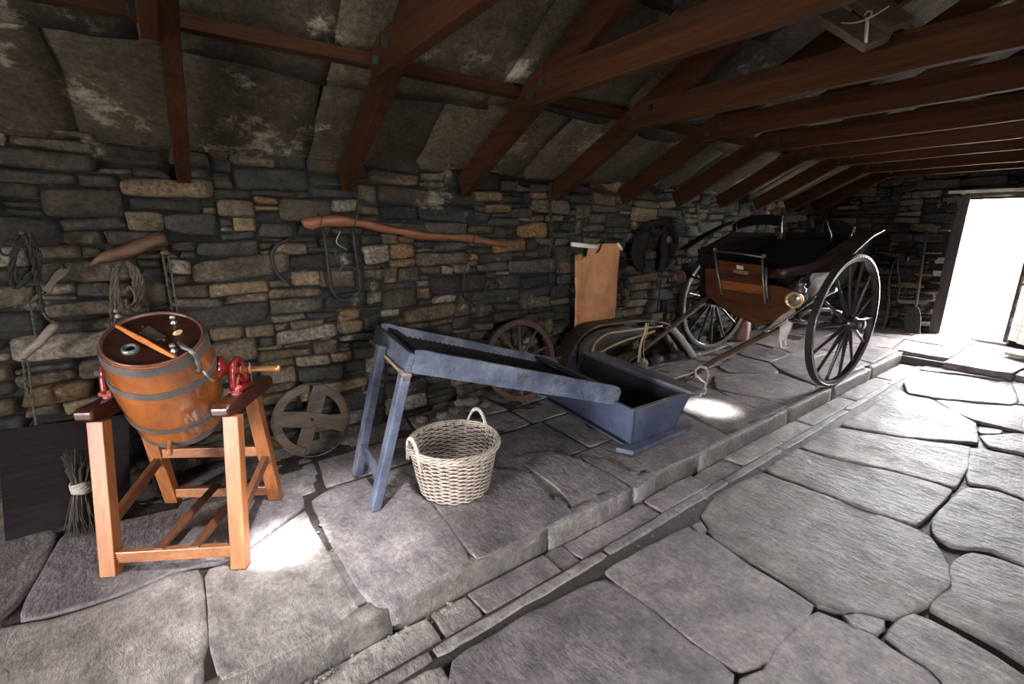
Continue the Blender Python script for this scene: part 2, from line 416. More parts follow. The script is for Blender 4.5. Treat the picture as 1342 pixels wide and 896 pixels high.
# ------------------------------------------------------------------ roof of big stone slabs
rnd = random.Random(91); w = MB(); sl = math.atan(.52); ca = math.cos(sl)
for side in (1, -1):
    for row in range(4):
        d0 = 2.95 + .35 - row * .80 ; d1 = d0 - .98               # horizontal run positions (y on the back slope)
        x = XL - .3 + rnd.uniform(-.4, 0)
        while x < XR + .6:
            wd = rnd.uniform(.62, 1.05)
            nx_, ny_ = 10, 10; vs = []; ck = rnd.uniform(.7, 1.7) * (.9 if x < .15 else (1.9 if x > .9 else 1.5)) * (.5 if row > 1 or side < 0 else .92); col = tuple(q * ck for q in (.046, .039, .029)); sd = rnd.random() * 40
            dz = rnd.uniform(0, .012); y0, y1 = d0 + rnd.uniform(-.05, .05), d1 + rnd.uniform(-.06, .04)
            if row == 0: y0 = 3.35
            tl = rnd.uniform(-.012, .012)
            if side < 0:
                if M_OPEN(x, x + wd, 2 * RIDGE - y0, 2 * RIDGE - y1):
                    hit = [q for q in SKY if x + wd > q[0] and x < q[1]][0]
                    if x < hit[0] - .15: wd = hit[0] - x
                    else: x = hit[1]; continue
            for layer in (0, 1):
                for j in range(ny_ + 1):
                    for i in range(nx_ + 1):
                        px = x + wd * i / nx_; py = y0 + (y1 - y0) * j / ny_
                        e = min(i, nx_ - i, j, ny_ - j)
                        if e == 0:
                            px += .03 * noise.noise(Vector((px * 3, py * 3, sd))) + .012 * noise.noise(Vector((px * 14, py * 14, sd))); py += .03 * noise.noise(Vector((px * 3 + 5, py * 3, sd))) + .014 * noise.noise(Vector((px * 15, py * 12, sd)))
                            cr = min(i, nx_ - i) + min(j, ny_ - j)
                        yy = py if side > 0 else 2 * RIDGE - py
                        lift = .045 * (1 - (j / ny_)) * 0 + .04 * (j / ny_)       # each slab lifts where the next laps under it
                        zz = z_roof(py) + dz - .018 * 0 + lift * -.0 + (.045 * (j / ny_)) + tl * (i / nx_ - .5) * 2 + .008 * noise.noise(Vector((px * 5, py * 5, sd))) + (.035 if layer else (.006 if e == 0 else 0)) + .006 * row
                        if py < RIDGE: zz = z_roof(RIDGE) - .52 * 0 + .03
                        vs.append(Vector((px, yy, zz)))
            K = (nx_ + 1) * (ny_ + 1)
            fs = []
            for L_ in (0, 1):
                for j in range(ny_):
                    for i in range(nx_):
                        a = L_ * K + j * (nx_ + 1) + i; fs.append((a, a + 1, a + nx_ + 2, a + nx_ + 1))
            ring = [i for i in range(nx_ + 1)] + [j * (nx_ + 1) + nx_ for j in range(1, ny_ + 1)] + [ny_ * (nx_ + 1) + i for i in range(nx_ - 1, -1, -1)] + [j * (nx_ + 1) for j in range(ny_ - 1, 0, -1)]
            fs += [(ring[i], ring[(i + 1) % len(ring)], K + ring[(i + 1) % len(ring)], K + ring[i]) for i in range(len(ring))]
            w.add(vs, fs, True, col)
            x += wd - rnd.uniform(-.012, .02)
    # turf bedding above the slabs closes the roof
    s_ = lambda y: y if side > 0 else 2 * RIDGE - y
    ya, yb = YB + .55, RIDGE - .02
    def strip(x0, x1, ya, yb):
        top = [(x0, s_(ya), z_roof(ya) + .10), (x1, s_(ya), z_roof(ya) + .10), (x1, s_(yb), z_roof(yb) + .13), (x0, s_(yb), z_roof(yb) + .13)]
        w.add([Vector(p) for p in top] + [Vector(p) + Vector((0, 0, .08)) for p in top], [(0, 1, 2, 3), (7, 6, 5, 4), (0, 4, 5, 1), (1, 5, 6, 2), (2, 6, 7, 3), (3, 7, 4, 0)], False, (.012, .011, .01))
    if side > 0: strip(XL - .5, XR + .5, ya, yb)
    else:
        k0, k1 = 2 * RIDGE - SKY_Y[0], 2 * RIDGE - SKY_Y[1]
        strip(XL - .5, XR + .5, ya, k0); strip(XL - .5, XR + .5, k1, yb)
        e_ = [XL - .5] + [v for q in SKY for v in q] + [XR + .5]
        for q in range(0, len(e_), 2): strip(e_[q], e_[q + 1], k0, k1)
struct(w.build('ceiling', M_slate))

# ------------------------------------------------------------------ flagstones
def refine(poly, step=.05):
    out = []
    for i, a in enumerate(poly):
        b = poly[(i + 1) % len(poly)]; L = (b - a).length; n = max(1, int(L / step))
        for k in range(n): out.append(a + (b - a) * (k / n))
    return out
def flag(mb, pts, z, seed, gap=.006, col=None, amp=.004, thick=.09, tilt=True, edge=.006):
    rnd = random.Random(seed)
    P = [Vector((p[0], p[1])) for p in pts]
    A = sum(P[i].x * P[(i + 1) % len(P)].y - P[(i + 1) % len(P)].x * P[i].y for i in range(len(P)))
    if A < 0: P.reverse()
    P = refine(P); n = len(P)
    P = [(P[i - 1] + P[i] * 6 + P[(i + 1) % n]) / 8 for i in range(n)]
    nor = []
    for i in range(n):
        t = P[(i + 1) % n] - P[i - 1]; nor.append(Vector((t.y, -t.x)).normalized())      # outward
    for i in range(n):
        q = Vector((P[i].x * 7, P[i].y * 7, seed)); q2 = Vector((P[i].x * 30, P[i].y * 30, seed))
        P[i] = P[i] - nor[i] * (gap + edge * .5 * noise.noise(q) + edge * .5 * noise.noise(q2))
    c = sum(P, Vector((0, 0))) / n
    ck = rnd.uniform(.85, 1.18); col = col or tuple(q * ck for q in rnd.choice([(.262, .240, .256), (.272, .250, .262), (.247, .226, .246), (.28, .260, .262)]))
    tx, ty = (rnd.uniform(-.006, .006), rnd.uniform(-.006, .006)) if tilt else (0, 0)
    def hgt(p): return z + (p - c).x * tx + (p - c).y * ty + amp * noise.noise(Vector((p.x * 3, p.y * 3, seed))) * 1.6 + amp * .7 * noise.noise(Vector((p.x * 9, p.y * 9, seed))) + amp * .35 * noise.noise(Vector((p.x * 24 + p.y * 9, p.y * 20 - p.x * 8, seed)))
    vs = []
    rings = [(0, -thick), (0, -.007), (.0025, -.002), (.008, 0)]
    R_ = []
    for off, dz in rings:
        R_.append([P[i] - nor[i] * off for i in range(n)]); vs += [Vector((p.x, p.y, hgt(p) + dz)) for p in R_[-1]]
    base = R_[-1]
    ks = [.95, .90, .85, .79, .73, .66, .59, .52, .45, .37, .29, .2, .1]
    for k in ks:
        for p in base:
            q = c + (p - c) * k; vs.append(Vector((q.x, q.y, hgt(q))))
    m_ = len(rings) + len(ks); fs = []
    for r_ in range(m_ - 1):
        for i in range(n): fs.append((r_ * n + i, r_ * n + (i + 1) % n, (r_ + 1) * n + (i + 1) % n, (r_ + 1) * n + i))
    fs.append(tuple((m_ - 1) * n + i for i in range(n)))
    mb.add(vs, fs, True, col)
w = MB()
YK = 1.42                                        # front face of the kerb
core(w, (XL - .5, YF - .5, -.15), (XR + .6, 1.27, ZM - .018)); core(w, (XL - .5, YK + .02, -.15), (XR + .6, YB + .5, ZP - .016)); core(w, (XL - .5, 1.15, -.15), (XR + .6, YK + .05, -.03))
for i in range(len(w.col)): w.col[i] = (.05, .043, .038)
def px(poly, z, ox=0, oy=0, s=1.0): return [hz(ox + a / s, oy + b / s, z).xy for a, b in poly]
# main floor, crop with its own origin and scale
CM = dict(ox=740, oy=440, s=1.965)
MAIN = [
 [(355,455),(390,410),(450,378),(510,352),(620,395),(760,445),(880,490),(945,520),(985,590),(990,640),(930,690),(850,725),(760,705),(710,710),(650,690),(560,620),(450,560),(380,520)],
 [(105,605),(200,550),(320,490),(350,502),(390,530),(450,575),(560,640),(645,695),(600,740),(540,795),(530,830),(450,860),(340,790),(240,710),(160,650)],
 [(-285,835),(-80,705),(20,655),(105,622),(157,657),(230,720),(325,790),(440,868),(430,905),(330,1010),(-180,1180),(-300,900)],
 [(-440,910),(-320,850),(-290,905),(-240,1100),(-560,1060)],
 [(550,800),(605,745),(650,710),(720,735),(800,775),(840,810),(940,860),(975,905),(900,1040),(420,1090),(455,885),(520,865)],
 [(712,718),(760,710),(835,732),(800,770),(740,745)],
 [(820,775),(860,735),(900,712),(1000,760),(1100,820),(1200,885),(1300,1000),(1000,1020),(985,890),(940,850),(880,820)],
 [(940,700),(990,645),(1000,580),(1050,555),(1130,575),(1230,620),(1500,720),(1480,900),(1280,900),(1130,800),(1050,757)],
 [(945,475),(1000,420),(1040,388),(1120,402),(1200,438),(1420,500),(1400,650),(1183,592),(1100,545),(1000,540),(955,515)],
 [(520,343),(600,290),(690,318),(830,345),(998,397),(935,460),(905,488),(760,440),(640,393)],
 [(608,283),(705,235),(850,262),(1045,286),(1035,340),(1005,390),(830,338),(690,311)],
 [(1047,290),(1183,310),(1400,350),(1400,470),(1183,418),(1110,388),(1040,378),(1042,340)],
 [(712,228),(780,187),(860,140),(885,155),(940,163),(1010,197),(1055,222),(1065,275),(960,266),(860,258)],
 [(955,166),(1160,182),(1300,190),(1300,255),(1183,247),(1060,220),(1010,195)],
 [(875,122),(920,92),(1050,107),(1150,132),(1168,165),(1150,175),(950,160),(885,146)],
 [(915,84),(945,66),(1060,66),(1150,96),(1135,114),(1060,102)],
 [(1157,96),(1290,102),(1300,180),(1180,176),(1158,130)],
 [(1068,232),(1130,242),(1120,251),(1070,251)], [(1072,256),(1183,253),(1300,262),(1300,320),(1183,304),(1090,282)],
 [(1045,58),(1110,42),(1250,48),(1290,95),(1150,90),(1070,64)], [(328,488),(350,472),(366,500),(350,512)],
]
for i, p in enumerate(MAIN): flag(w, px(p, ZM, **CM), ZM, 100 + i, gap=-.009, amp=.008, edge=.010)
# the rest of the main floor, out of the photo or at its edges
rnd = random.Random(3)
def lattice(xs, ys, z, seed, skip=None, jit=.06):
    rr = random.Random(seed); G = {}
    for i, x in enumerate(xs):
        for j, y in enumerate(ys):
            jx = 0 if i in (0, len(xs) - 1) else rr.uniform(-jit, jit) * 1.5; jy = 0 if j in (0, len(ys) - 1) else rr.uniform(-jit, jit)
            G[i, j] = Vector((x + jx, y + jy))
    for i in range(len(xs) - 1):
        for j in range(len(ys) - 1):
            q = [G[i, j], G[i + 1, j], G[i + 1, j + 1], G[i, j + 1]]
            c = sum(q, Vector((0, 0))) / 4
            if skip and skip(c): continue
            flag(w, q, z, seed + i * 17 + j * 5, gap=.01, amp=.007, edge=.012)
lattice([-2.6, -1.9, -1.2, -.45], [-1.85, -1.2, -.5, .25, .8, 1.2], ZM - .004, 300)
lattice([-.45, .3, 1.1, 1.9, 2.8, 3.7, 4.6, 5.6, 6.6], [-1.85, -1.3, -.75, -.3], ZM - .006, 400)
lattice([5.0, 5.8, 6.7], [-.3, .25, .62], ZM - .012, 430)
lattice([6.62, 7.4, 8.4, 9.3], [-1.85, -1.0, -.2, .5, 1.08], .09, 450)
core(w, (6.66, YF - .3, -.1), (XR + .5, 1.6, .075)); w.col[-6:] = [(.10, .088, .08)] * 6
lattice([6.75, 7.45, 8.3], [1.05, 1.62, 2.3, 3.1], ZP - .006, 470, jit=.05)
lattice([8.3, 9.2, 10.2], [-.3, .5, 1.3, 2.0], .07, 490)
# the platform
CP = dict(ox=850, oy=430, s=4.067); C1 = dict(ox=0, oy=0, s=1)
PLAT = [
 (C1, [(-190,735),(0,695),(40,690),(65,690),(72,698),(58,735),(33,775),(0,810),(-230,930)]),
 (C1, [(24,815),(34,788),(57,745),(83,700),(130,688),(225,668),(320,648),(395,645),(398,662),(300,733),(265,739),(228,745),(198,760),(155,776),(109,791),(63,804)]),
 (C1, [(-240,945),(0,822),(63,812),(109,799),(155,784),(198,766),(228,752),(262,745),(266,790),(270,840),(262,862),(268,905),(150,1000),(-320,1180)]),
 (C1, [(270,745),(305,737),(400,668),(408,690),(440,742),(470,795),(400,842),(290,893),(277,850)]),
 (C1, [(408,655),(440,637),(475,628),(530,640),(553,648),(590,693),(616,733),(560,765),(516,793),(495,797),(472,772),(450,735),(432,705)]),
 (C1, [(560,646),(600,625),(650,612),(692,617),(728,660),(712,690),(705,696),(640,727),(624,733),(597,697)]),
 (C1, [(728,648),(748,668),(752,672),(710,692),(713,675)]),
 (C1, [(675,597),(720,590),(755,600),(800,622),(828,640),(790,657),(757,672),(735,640)]),
 (C1, [(760,598),(792,600),(830,620),(862,620),(835,640),(800,619)]),
 (CP, [(-60,690),(0,590),(160,442),(240,482),(390,552),(425,578),(290,653),(140,718),(20,775)]),
 (CP, [(165,428),(200,370),(330,325),(350,332),(500,394),(632,462),(560,522),(450,558),(420,562),(370,528),(250,468)]),
 (CP, [(350,250),(440,243),(690,238),(880,303),(888,325),(745,403),(600,365),(500,350),(362,324)]),
 (CP, [(372,332),(500,358),(600,374),(738,414),(640,460),(505,392)]),
 (CP, [(372,203),(470,143),(640,187),(688,228),(660,240),(430,235)]),
 (CP, [(652,186),(755,146),(850,152),(1000,170),(1040,235),(900,300),(860,282),(780,250),(700,215)]),
 (CP, [(475,135),(560,85),(700,120),(745,128),(740,143),(640,178),(540,155)]),
 (CP, [(565,75),(640,42),(830,78),(842,122),(760,126),(700,108)]),
 (CP, [(1010,170),(1100,160),(1185,190),(1050,240)]), (CP, [(1060,100),(1200,90),(1300,120),(1190,185),(1095,155),(1000,140)]),
]
for i, (c, p) in enumerate(PLAT): flag(w, px(p, ZP, **c), ZP, 200 + i, gap=-.007, amp=.004, edge=.007)
lattice([-2.6, -1.7, -.95], [1.49, 2.2, 3.1], ZP - .003, 500)
lattice([-.95, -.2, .5, 1.2, 2.0, 2.8, 3.6, 4.4, 5.3, 6.1, 6.75], [2.42, 2.76, 3.1], ZP - .012, 520, skip=lambda c: c.x < 0.0 and c.y < 2.6, jit=.04)
lattice([.6, 1.3, 2.05, 2.7], [1.9, 2.42], ZP - .012, 540, jit=.02)
lattice([.3, 1.0, 1.62, 2.3, 2.75, 3.4], [1.5, 1.9], ZP - .009, 571, jit=.02)
lattice([3.1, 3.8, 4.4, 5.3], [1.9, 2.42], ZP - .014, 548, jit=.02)
lattice([5.2, 6.0, 6.75], [1.49, 1.95, 2.42], ZP - .004, 560, jit=.04)
# drain: flat slabs between the kerb and a narrow raised edge strip
xs_ = [-2.6, -1.8, -1.0, -.35, .18, .62, .80, 1.22, 1.34, 1.95, 2.42, 2.80, 3.35, 3.85, 4.75, 5.7, 6.55]
rnd = random.Random(8)
for a, b in zip(xs_[:-1], xs_[1:]):
    flag(w, [(a, 1.262), (b, 1.262), (b, 1.416), (a + rnd.uniform(-.02, .02), 1.416)], rnd.uniform(-.002, .014), int(a * 100) + 900, gap=.006, amp=.006, thick=.05, edge=.012)
xs2 = [-2.6, -1.3, -.2, .55, 1.45, 2.5, 3.2, 4.4, 5.5, 6.5]
for a, b in zip(xs2[:-1], xs2[1:]):
    flag(w, [(a, 1.205), (b, 1.205), (b, 1.262), (a, 1.262)], .016 + rnd.uniform(0, .006), int(a * 100) + 700, gap=.003, amp=.004, thick=.05, edge=.008)
# small rubble in the joints
rnd = random.Random(12)
for k in range(150):
    if k < 60: c = hz(rnd.uniform(395, 500), 0, ZP); t = rnd.random(); q = hz(408 + 90 * t + rnd.gauss(0, 5), 665 + 130 * t, ZP); z = ZP - .004
    elif k < 110: q = Vector((rnd.uniform(-.1, .75), rnd.uniform(1.36, 1.415), 0)); z = .008
    else: q = Vector((rnd.uniform(1, 6), rnd.uniform(1.17, 1.21), 0)); z = ZM - .02
    r_ = rnd.uniform(.003, .011); e = MB().ellipsoid((q.x, q.y, z), (r_, r_ * .8, r_ * .6), n=6, m=4, jit=.5, seed=k); w.add(e.v, e.f, True, (.2, .19, .18))
struct(w.build('floor', M_floor))
w = MB(); xk = [-2.6, -1.55, -.75, .48, 1.26, 1.86, 2.52, 3.75, 4.6, 5.6, 6.62]
rnd = random.Random(77)
for a, b in zip(xk[:-1], xk[1:]):
    n = max(4, int((b - a) / .06)); vs = []; g = .006; sd = rnd.random() * 30; ck = rnd.uniform(.8, 1.1); col = tuple(q * ck for q in (.21, .20, .195)); wy = rnd.uniform(-.006, .006)
    prof = [(0, -.1), (0, -.02), (0, .03), (.001, .085), (.002, .112), (.006, .118), (.04, .119), (.07, .118), (.075, .06)]
    for i in range(n + 1):
        x = a + g + (b - a - 2 * g) * i / n; en = .006 if i in (0, n) else 0
        for (dy, z) in prof:
            q = Vector((x * 8, dy * 20 + sd, z * 20)); vs.append(Vector((x, YK + wy + dy + en + .006 * noise.noise(q) * (1 if z > 0 else 0) , z + .003 * noise.noise(q + Vector((5, 5, 0))) - en)))
    m_ = len(prof); fs = [(i * m_ + j, (i + 1) * m_ + j, (i + 1) * m_ + j + 1, i * m_ + j + 1) for i in range(n) for j in range(m_ - 1)]
    fs += [tuple(range(m_)), tuple(n * m_ + j for j in range(m_))[::-1]]
    w.add(vs, fs, True, col)
struct(w.build('trim_1', M_floor))

# ------------------------------------------------------------------ the open doorway at the far end
W_post = wood('door_post_wood', (.035, .026, .026), (.09, .07, .068), 'Z', .8)
W_leaf = wood('door_leaf_wood', (.42, .38, .34), (.62, .57, .5), 'Z', .7)
d = thing('door_1', 'wooden frame of the far open doorway', 'door frame', (XR + .1, 1.15, ZP)); del d['category']; struct(d)
f = MB().box((XR + .07, 1.495, ZP + .9), (.10, .115, 1.8)); f.rough(.004, 7); f.build('door_post', W_post, d, .006)
f = MB().box((XR + .13, .82, ZP + .9), (.13, .06, 1.8)); f.build('door_post', W_post, d, .006)
f = MB().box((XR + .13, 1.155, 1.90), (.13, .76, .08)); f.build('door_head', W_post, d, .006)
f = MB().box((XR + .06, 1.15, 1.955), (.20, 1.0, .035)); f.rough(.012, 9); f.build('lintel_edge', simple('pale_edge', (.5, .47, .42), bmp=.6), d)  # pale strip above the door head
f = MB().box((XR + .13, 1.15, ZP - .02), (.3, .7, .05)); f.rough(.006, 6); f.build('door_sill', M_floor if False else rock('sill_stone', use_attr=False, base=(.3, .29, .28)), d)
f = MB().box((XR + .05, 1.512, 1.20), (.02, .045, .16)).box((XR + .05, 1.505, 1.02), (.02, .04, .15)); f.build('latch_plate', simple('pale_iron', (.55, .53, .5), .5), d)
leaf = thing('door_2', 'pale plank door leaf swung open into the room', 'door', (XR - .02, .76, ZP)); del leaf['category']; struct(leaf)
dirl = Vector((-.80, -.60, 0)).normalized(); up_ = Vector((0, 0, 1)); nrm_ = dirl.cross(up_)
for k in range(5):
    a = Vector((XR + .03, .80, ZP + .04)) + dirl * (.02 + k * .145); M3 = Matrix((dirl, nrm_, up_)).transposed()
    MB().box(a + dirl * .07 + up_ * .87, (.141, .03, 1.72 + .02 * (k % 2)), M3).rough(.003, 5, k).build('plank', W_leaf, leaf, .003)
for h in (.22, 1.45):
    b_ = Vector((XR + .03, .80, ZP + h)); MB().box(b_ + dirl * .37 - nrm_ * .03, (.70, .03, .12), M3).build('ledge_board', W_leaf, leaf, .004)
nl = MB()
for h in (.19, .25, 1.42, 1.48):
    for k in range(10): nl.ellipsoid(Vector((XR + .03, .80, ZP + h)) + dirl * (.05 + k * .071) + nrm_ * .017, (.006, .006, .006), n=6, m=4)
nl.build('nails', simple('nail_iron', (.05, .04, .04), .6), leaf)
# outside: pale ground and a low distant wall
g = MB(); xs_g = [-40, -20, -8, -3.2, 0, 3, 6, XR + .5, 10, 12, 15, 20, 30, 45]; ys_g = [-40, -20, -8, -4, -2.4, -1, 0, 1.2, 2.4, 3.6, 6, 12, 25, 40]
g.add([(x, y, -.16 if x < XR + .4 else .02 + .03 * noise.noise(Vector((x * .5, y * .5, 0)))) for y in ys_g for x in xs_g], [(j * len(xs_g) + i, j * len(xs_g) + i + 1, (j + 1) * len(xs_g) + i + 1, (j + 1) * len(xs_g) + i) for j in range(len(ys_g) - 1) for i in range(len(xs_g) - 1)], True)
o = g.build('ground', simple('pale_ground', (.42, .40, .35), .95, scale=3, bmp=.4, dist=.02)); struct(o)
g = MB(); g.box((XR + 9, 1.15, .2), (.5, 16, .45)); g.rough(.08, 3)
o = g.build('field_wall', simple('field_wall_stone', (.55, .53, .47), .9, scale=4, bmp=.5)); tag(o, 'low pale stone wall outside beyond the open doorway', 'wall'); 
# ------------------------------------------------------------------ roof timbers
W_raf = wood('rafter_wood', (.10, .030, .010), (.30, .105, .035), 'X', .6, scale=.9, wear=(9, .66, (.035, .015, .008)))
def wood_dir(name, dark, light, d, **k): return wood(name, dark, light, 'Z', **k)
XT = [-1.55, -.74, .10, .91, 1.75, 2.62, 3.45, 4.28, 5.10, 5.93, 6.76, 7.6]
LT = {-1.55: None, -.74: None, .10: 'timber roof truss farthest left in the photo, its rafter coming down straight above the churn',
 .91: 'timber roof truss whose rafter foot ends above the left half of the branch pole',
 1.75: 'timber roof truss whose rafter foot ends over the right half of the hanging branch pole',
 2.62: 'timber roof truss whose rafter foot ends beside the dark hanging harness straps',
 3.45: 'timber roof truss whose rafter foot ends between the canvas sheet and the black harness pads',
 4.28: 'timber roof truss whose rafter foot ends just right of the black harness pads',
 5.10: 'timber roof truss whose rafter foot ends above the back of the two wheeled cart',
 5.93: 'timber roof truss third from the far gable wall', 6.76: 'timber roof truss second from the far gable wall', 7.6: 'timber roof truss nearest the far gable wall'}
M_bolt = simple('black_bolt_iron', (.010, .009, .008), .8, .1, bmp=.2)
def beam_mesh(mb, a, b, w_, h_, seed, n=14, wob=.004, up=(0, 0, 1)):
    a = Vector(a); b = Vector(b); d = (b - a).normalized(); x = d.cross(Vector(up)).normalized(); y = x.cross(d); vs = []
    for i in range(n + 1):
        c = a + (b - a) * i / n
        for sx, sy in ((-1, -1), (1, -1), (1, 1), (-1, 1)):
            q = c + x * sx * w_ / 2 + y * sy * h_ / 2; k = noise.noise(q * 5 + Vector((seed, 0, 0))) * wob; k2 = noise.noise(q * 14 + Vector((seed, 4, 0))) * wob
            vs.append(q + y * (k + k2) + x * k)
    fs = [(i * 4 + k, i * 4 + (k + 1) % 4, (i + 1) * 4 + (k + 1) % 4, (i + 1) * 4 + k) for i in range(n) for k in range(4)] + [(3, 2, 1, 0), tuple(n * 4 + k for k in range(4))]
    return mb.add(vs, fs)
W_rafy = wood('rafter_grain', (.014, .006, .003), (.062, .021, .008), 'Y', .8, scale=.8, wear=(7, .64, (.03, .014, .008)))
for i, x in enumerate(XT):
    lab = LT[x] or 'timber roof truss'
    if LT[x] is None: continue
    t = thing('roof_truss', lab, 'roof truss', (x, RIDGE, 2.2), 'roof trusses')
    for s in (1, -1):
        fy = 2.98 if s > 0 else 2 * RIDGE - 2.98
        mb = MB(); cz = .085
        beam_mesh(mb, (x, fy, z_under(fy) + cz), (x, RIDGE, z_under(RIDGE) + cz), .062, .15, i + s, 18)
        # pointed foot: cut along the wall
        mb.build('rafter', W_rafy, t, .005)
    zc = 2.215 + .01 * math.sin(i * 2.3); xc = x - .058
    e1 = 2.20; e2 = 2 * RIDGE - e1
    mb = MB(); h = .075; prof = []
    poly = [(e1 - .10, zc + h), (e1 - .02, zc + h * .45), (e1 + .015, zc - h * .35), (e1 - .01, zc - h * .9), (e1 - .05, zc - h)]
    poly = [(e1 - .12, zc + h)] + [(e1 - .04, zc + h * .62), (e1 + .01, zc + h * .0), (e1 + .0, zc - h * .7), (e1 - .04, zc - h)]
    n = 16; ys = [e1 - .14 - (e1 - e2 - .28) * k / n for k in range(n + 1)]
    bot = [(y, zc - h + .006 * noise.noise(Vector((x, y * 3, 1)))) for y in ys]; top_ = [(y, zc + h + .006 * noise.noise(Vector((x, y * 3, 5)))) for y in ys]
    left = [(2 * RIDGE - a, b) for a, b in poly]
    vs = []
    for xx in (xc - .026, xc + .026): vs += [Vector((xx, a, b)) for a, b in bot] + [Vector((xx, a, b)) for a, b in top_]
    m_ = n + 1; fs = []
    for k in range(n):
        fs += [(k, k + 1, m_ + k + 1, m_ + k), (2 * m_ + k, 2 * m_ + k + 1, 3 * m_ + k + 1, 3 * m_ + k), (k, 2 * m_ + k, 2 * m_ + k + 1, k + 1), (m_ + k, 3 * m_ + k, 3 * m_ + k + 1, m_ + k + 1)]
    mb.add(vs, fs)
    for pl, yj in ((poly, ys[0]), (left, ys[-1])):
        P = [(yj, zc + h)] + pl + [(yj, zc - h)]
        mb.prism([Vector((xc - .026, a, b)) for a, b in P], (.052, 0, 0))
    mb.build('collar_beam', W_rafy, t, .004)
    for s in (1, -1):
        for yb_, zb in ((2.11, 2.20), (2.00, 2.235)):
            y_ = yb_ if s > 0 else 2 * RIDGE - yb_
            MB().box((xc - .036, y_, zb), (.022, .032, .034)).lathe([(.004, -.03), (.011, -.03), (.011, 0)], (xc - .02, y_, zb), (1, 0, 0), 8).build('bolt', M_bolt, t, .002)
W_purl = wood('purlin_wood', (.020, .009, .005), (.055, .022, .010), 'X', .85)
for m__ in (W_rafy, W_purl): m__.node_tree.nodes['Principled BSDF'].inputs['Specular IOR Level'].default_value = .12
for s, lab in ((1, 'long dark purlin batten lying across the rafters above the stone wall'),):
    mb = MB(); yy = 2.30; beam_mesh(mb, (XL - .2, yy, z_under(yy) + .197), (XR, yy, z_under(yy) + .197), .06, .055, 3, 40, .004)
    o = mb.build('purlin', W_purl, None, .003); tag(o, lab, 'roof batten', 'purlins')
mb = MB(); beam_mesh(mb, (XL - .2, 1.25, z_under(1.25) + .197), (XR, 1.25, z_under(1.25) + .197), .06, .055, 4, 40, .004)
o = mb.build('purlin', W_purl, None, .003); tag(o, 'dark purlin batten higher up the roof slope, nearer the ridge', 'roof batten', 'purlins')
# two short stub boards hanging below the ridge side, with a wire and a hook
W_stub = wood('stub_wood', (.03, .02, .013), (.10, .07, .045), 'Y', .7)
for (u0, v0, u1, v1, x, lab, nm) in ((1100, 28, 1150, 58, 2.35, 'pale short board stub hooked by a wire under the roof', 'timber_offcut'), (1145, 8, 1180, 35, 2.45, 'pale short board stub at the top right, right of the hooked one', 'timber_offcut')):
    a = hx(u0, v0, x); b = hx(u1, v1, x)
    dd = (b - a).normalized(); a = a - dd * .12
    mb = MB(); mb.bar(a, b, .13, .028, (-.5, -.2, 1)); mb.rough(.003, 8); o = mb.build(nm, W_stub, None, .004); tag(o, lab, 'timber offcut', 'timber offcuts')
a = hx(1102, 30, 2.3); b = hx(1165, 8, 2.3); pts = [a + (b - a) * k / 10 + Vector((0, 0, -.02 * math.sin(PI * k / 10))) for k in range(11)]
hk = hx(1137, 24, 2.3); hb = hx(1134, 60, 2.3)
mb = MB(); mb.tube(pts, .003, 6); mb.tube([hk + (hb - hk) * k / 6 for k in range(7)], .006, 6); mb.tube([hk + Vector((0, .012 * math.cos(t), .012 * math.sin(t) + .012)) for t in [k * .6 for k in range(10)]], .003, 6)
o = mb.build('hook_wire', simple('grey_wire', (.25, .23, .21), .5, .6), None); tag(o, 'grey wire with a hanging iron hook slung between two board stubs', 'wire')
# ------------------------------------------------------------------ butter churn on its stand
W_leg = wood('pine_leg', (.22, .066, .018), (.42, .16, .05), 'Z', .4, coat=.15)
W_red = wood('pine_rail', (.22, .07, .025), (.40, .16, .065), 'X', .4, coat=.15)
W_dark = wood('dark_varnished_beam', (.035, .010, .006), (.085, .022, .012), 'Y', .3, coat=.5)
W_slat = wood('slat_wood', (.09, .032, .016), (.22, .085, .04), 'Y', .5)
M_hoop = simple('grey_hoop', (.11, .095, .088), .5, .3, var=.35, scale=14, bmp=.3)
M_redp = simple('red_paint', (.24, .016, .011), .3, 0, var=.3, bmp=.1, coat=.5, scale=12)
M_brass = simple('brass', (.55, .27, .12), .3, .9, var=.2, bmp=.1)
M_iron = simple('worn_iron', (.16, .16, .165), .45, .7, var=.3, bmp=.3)
Uc = Vector((.853, -.522, 0)); Vc = Vector((.522, .853, 0)); Zc = Vector((0, 0, 1))
ch = thing('butter_churn', 'glossy brown barrel butter churn with grey hoops and red brackets on a wooden trestle stand', 'butter churn', (-.07, 2.35, ZP))
FL, FR_, BL, BR = [hz(u, v, ZP) for u, v in ((147, 752), (316, 742), (228, 656), (362, 652))]
legs = {}
for nm, f, up_in in (('FL', FL, .105), ('FR', FR_, .115), ('BL', BL, -.10), ('BR', BR, -.10)):
    top_ = f + Vc * up_in + Zc * .635
    mb = MB(); mb.bar(f + Zc * .0, top_, .062, .046, Vc); 
    mb.v = [Vector((p.x, p.y, max(p.z, ZP + .0008))) for p in mb.v]
    mb.build('leg', W_leg, ch, .003); legs[nm] = (f, top_)
def on(nm, h): f, t = legs[nm]; return f + (t - f) * ((h) / .635)
for (a, b, ha, hb, wd_, hd, mt) in (('FL', 'FR', .075, .075, .028, .05, W_red), ('BL', 'BR', .055, .055, .028, .05, W_red), ('BL', 'BR', .30, .30, .028, .05, W_red)):
    mb = MB(); mb.bar(on(a, ha), on(b, hb), wd_, hd); mb.build('rail', mt, ch, .003)
for (a, b, ha, hb) in (('FL', 'BL', .20, .26), ('FR', 'BR', .20, .26)):
    mb = MB(); mb.bar(on(a, ha), on(b, hb), .026, .045); mb.build('side_rail', W_slat, ch, .003)
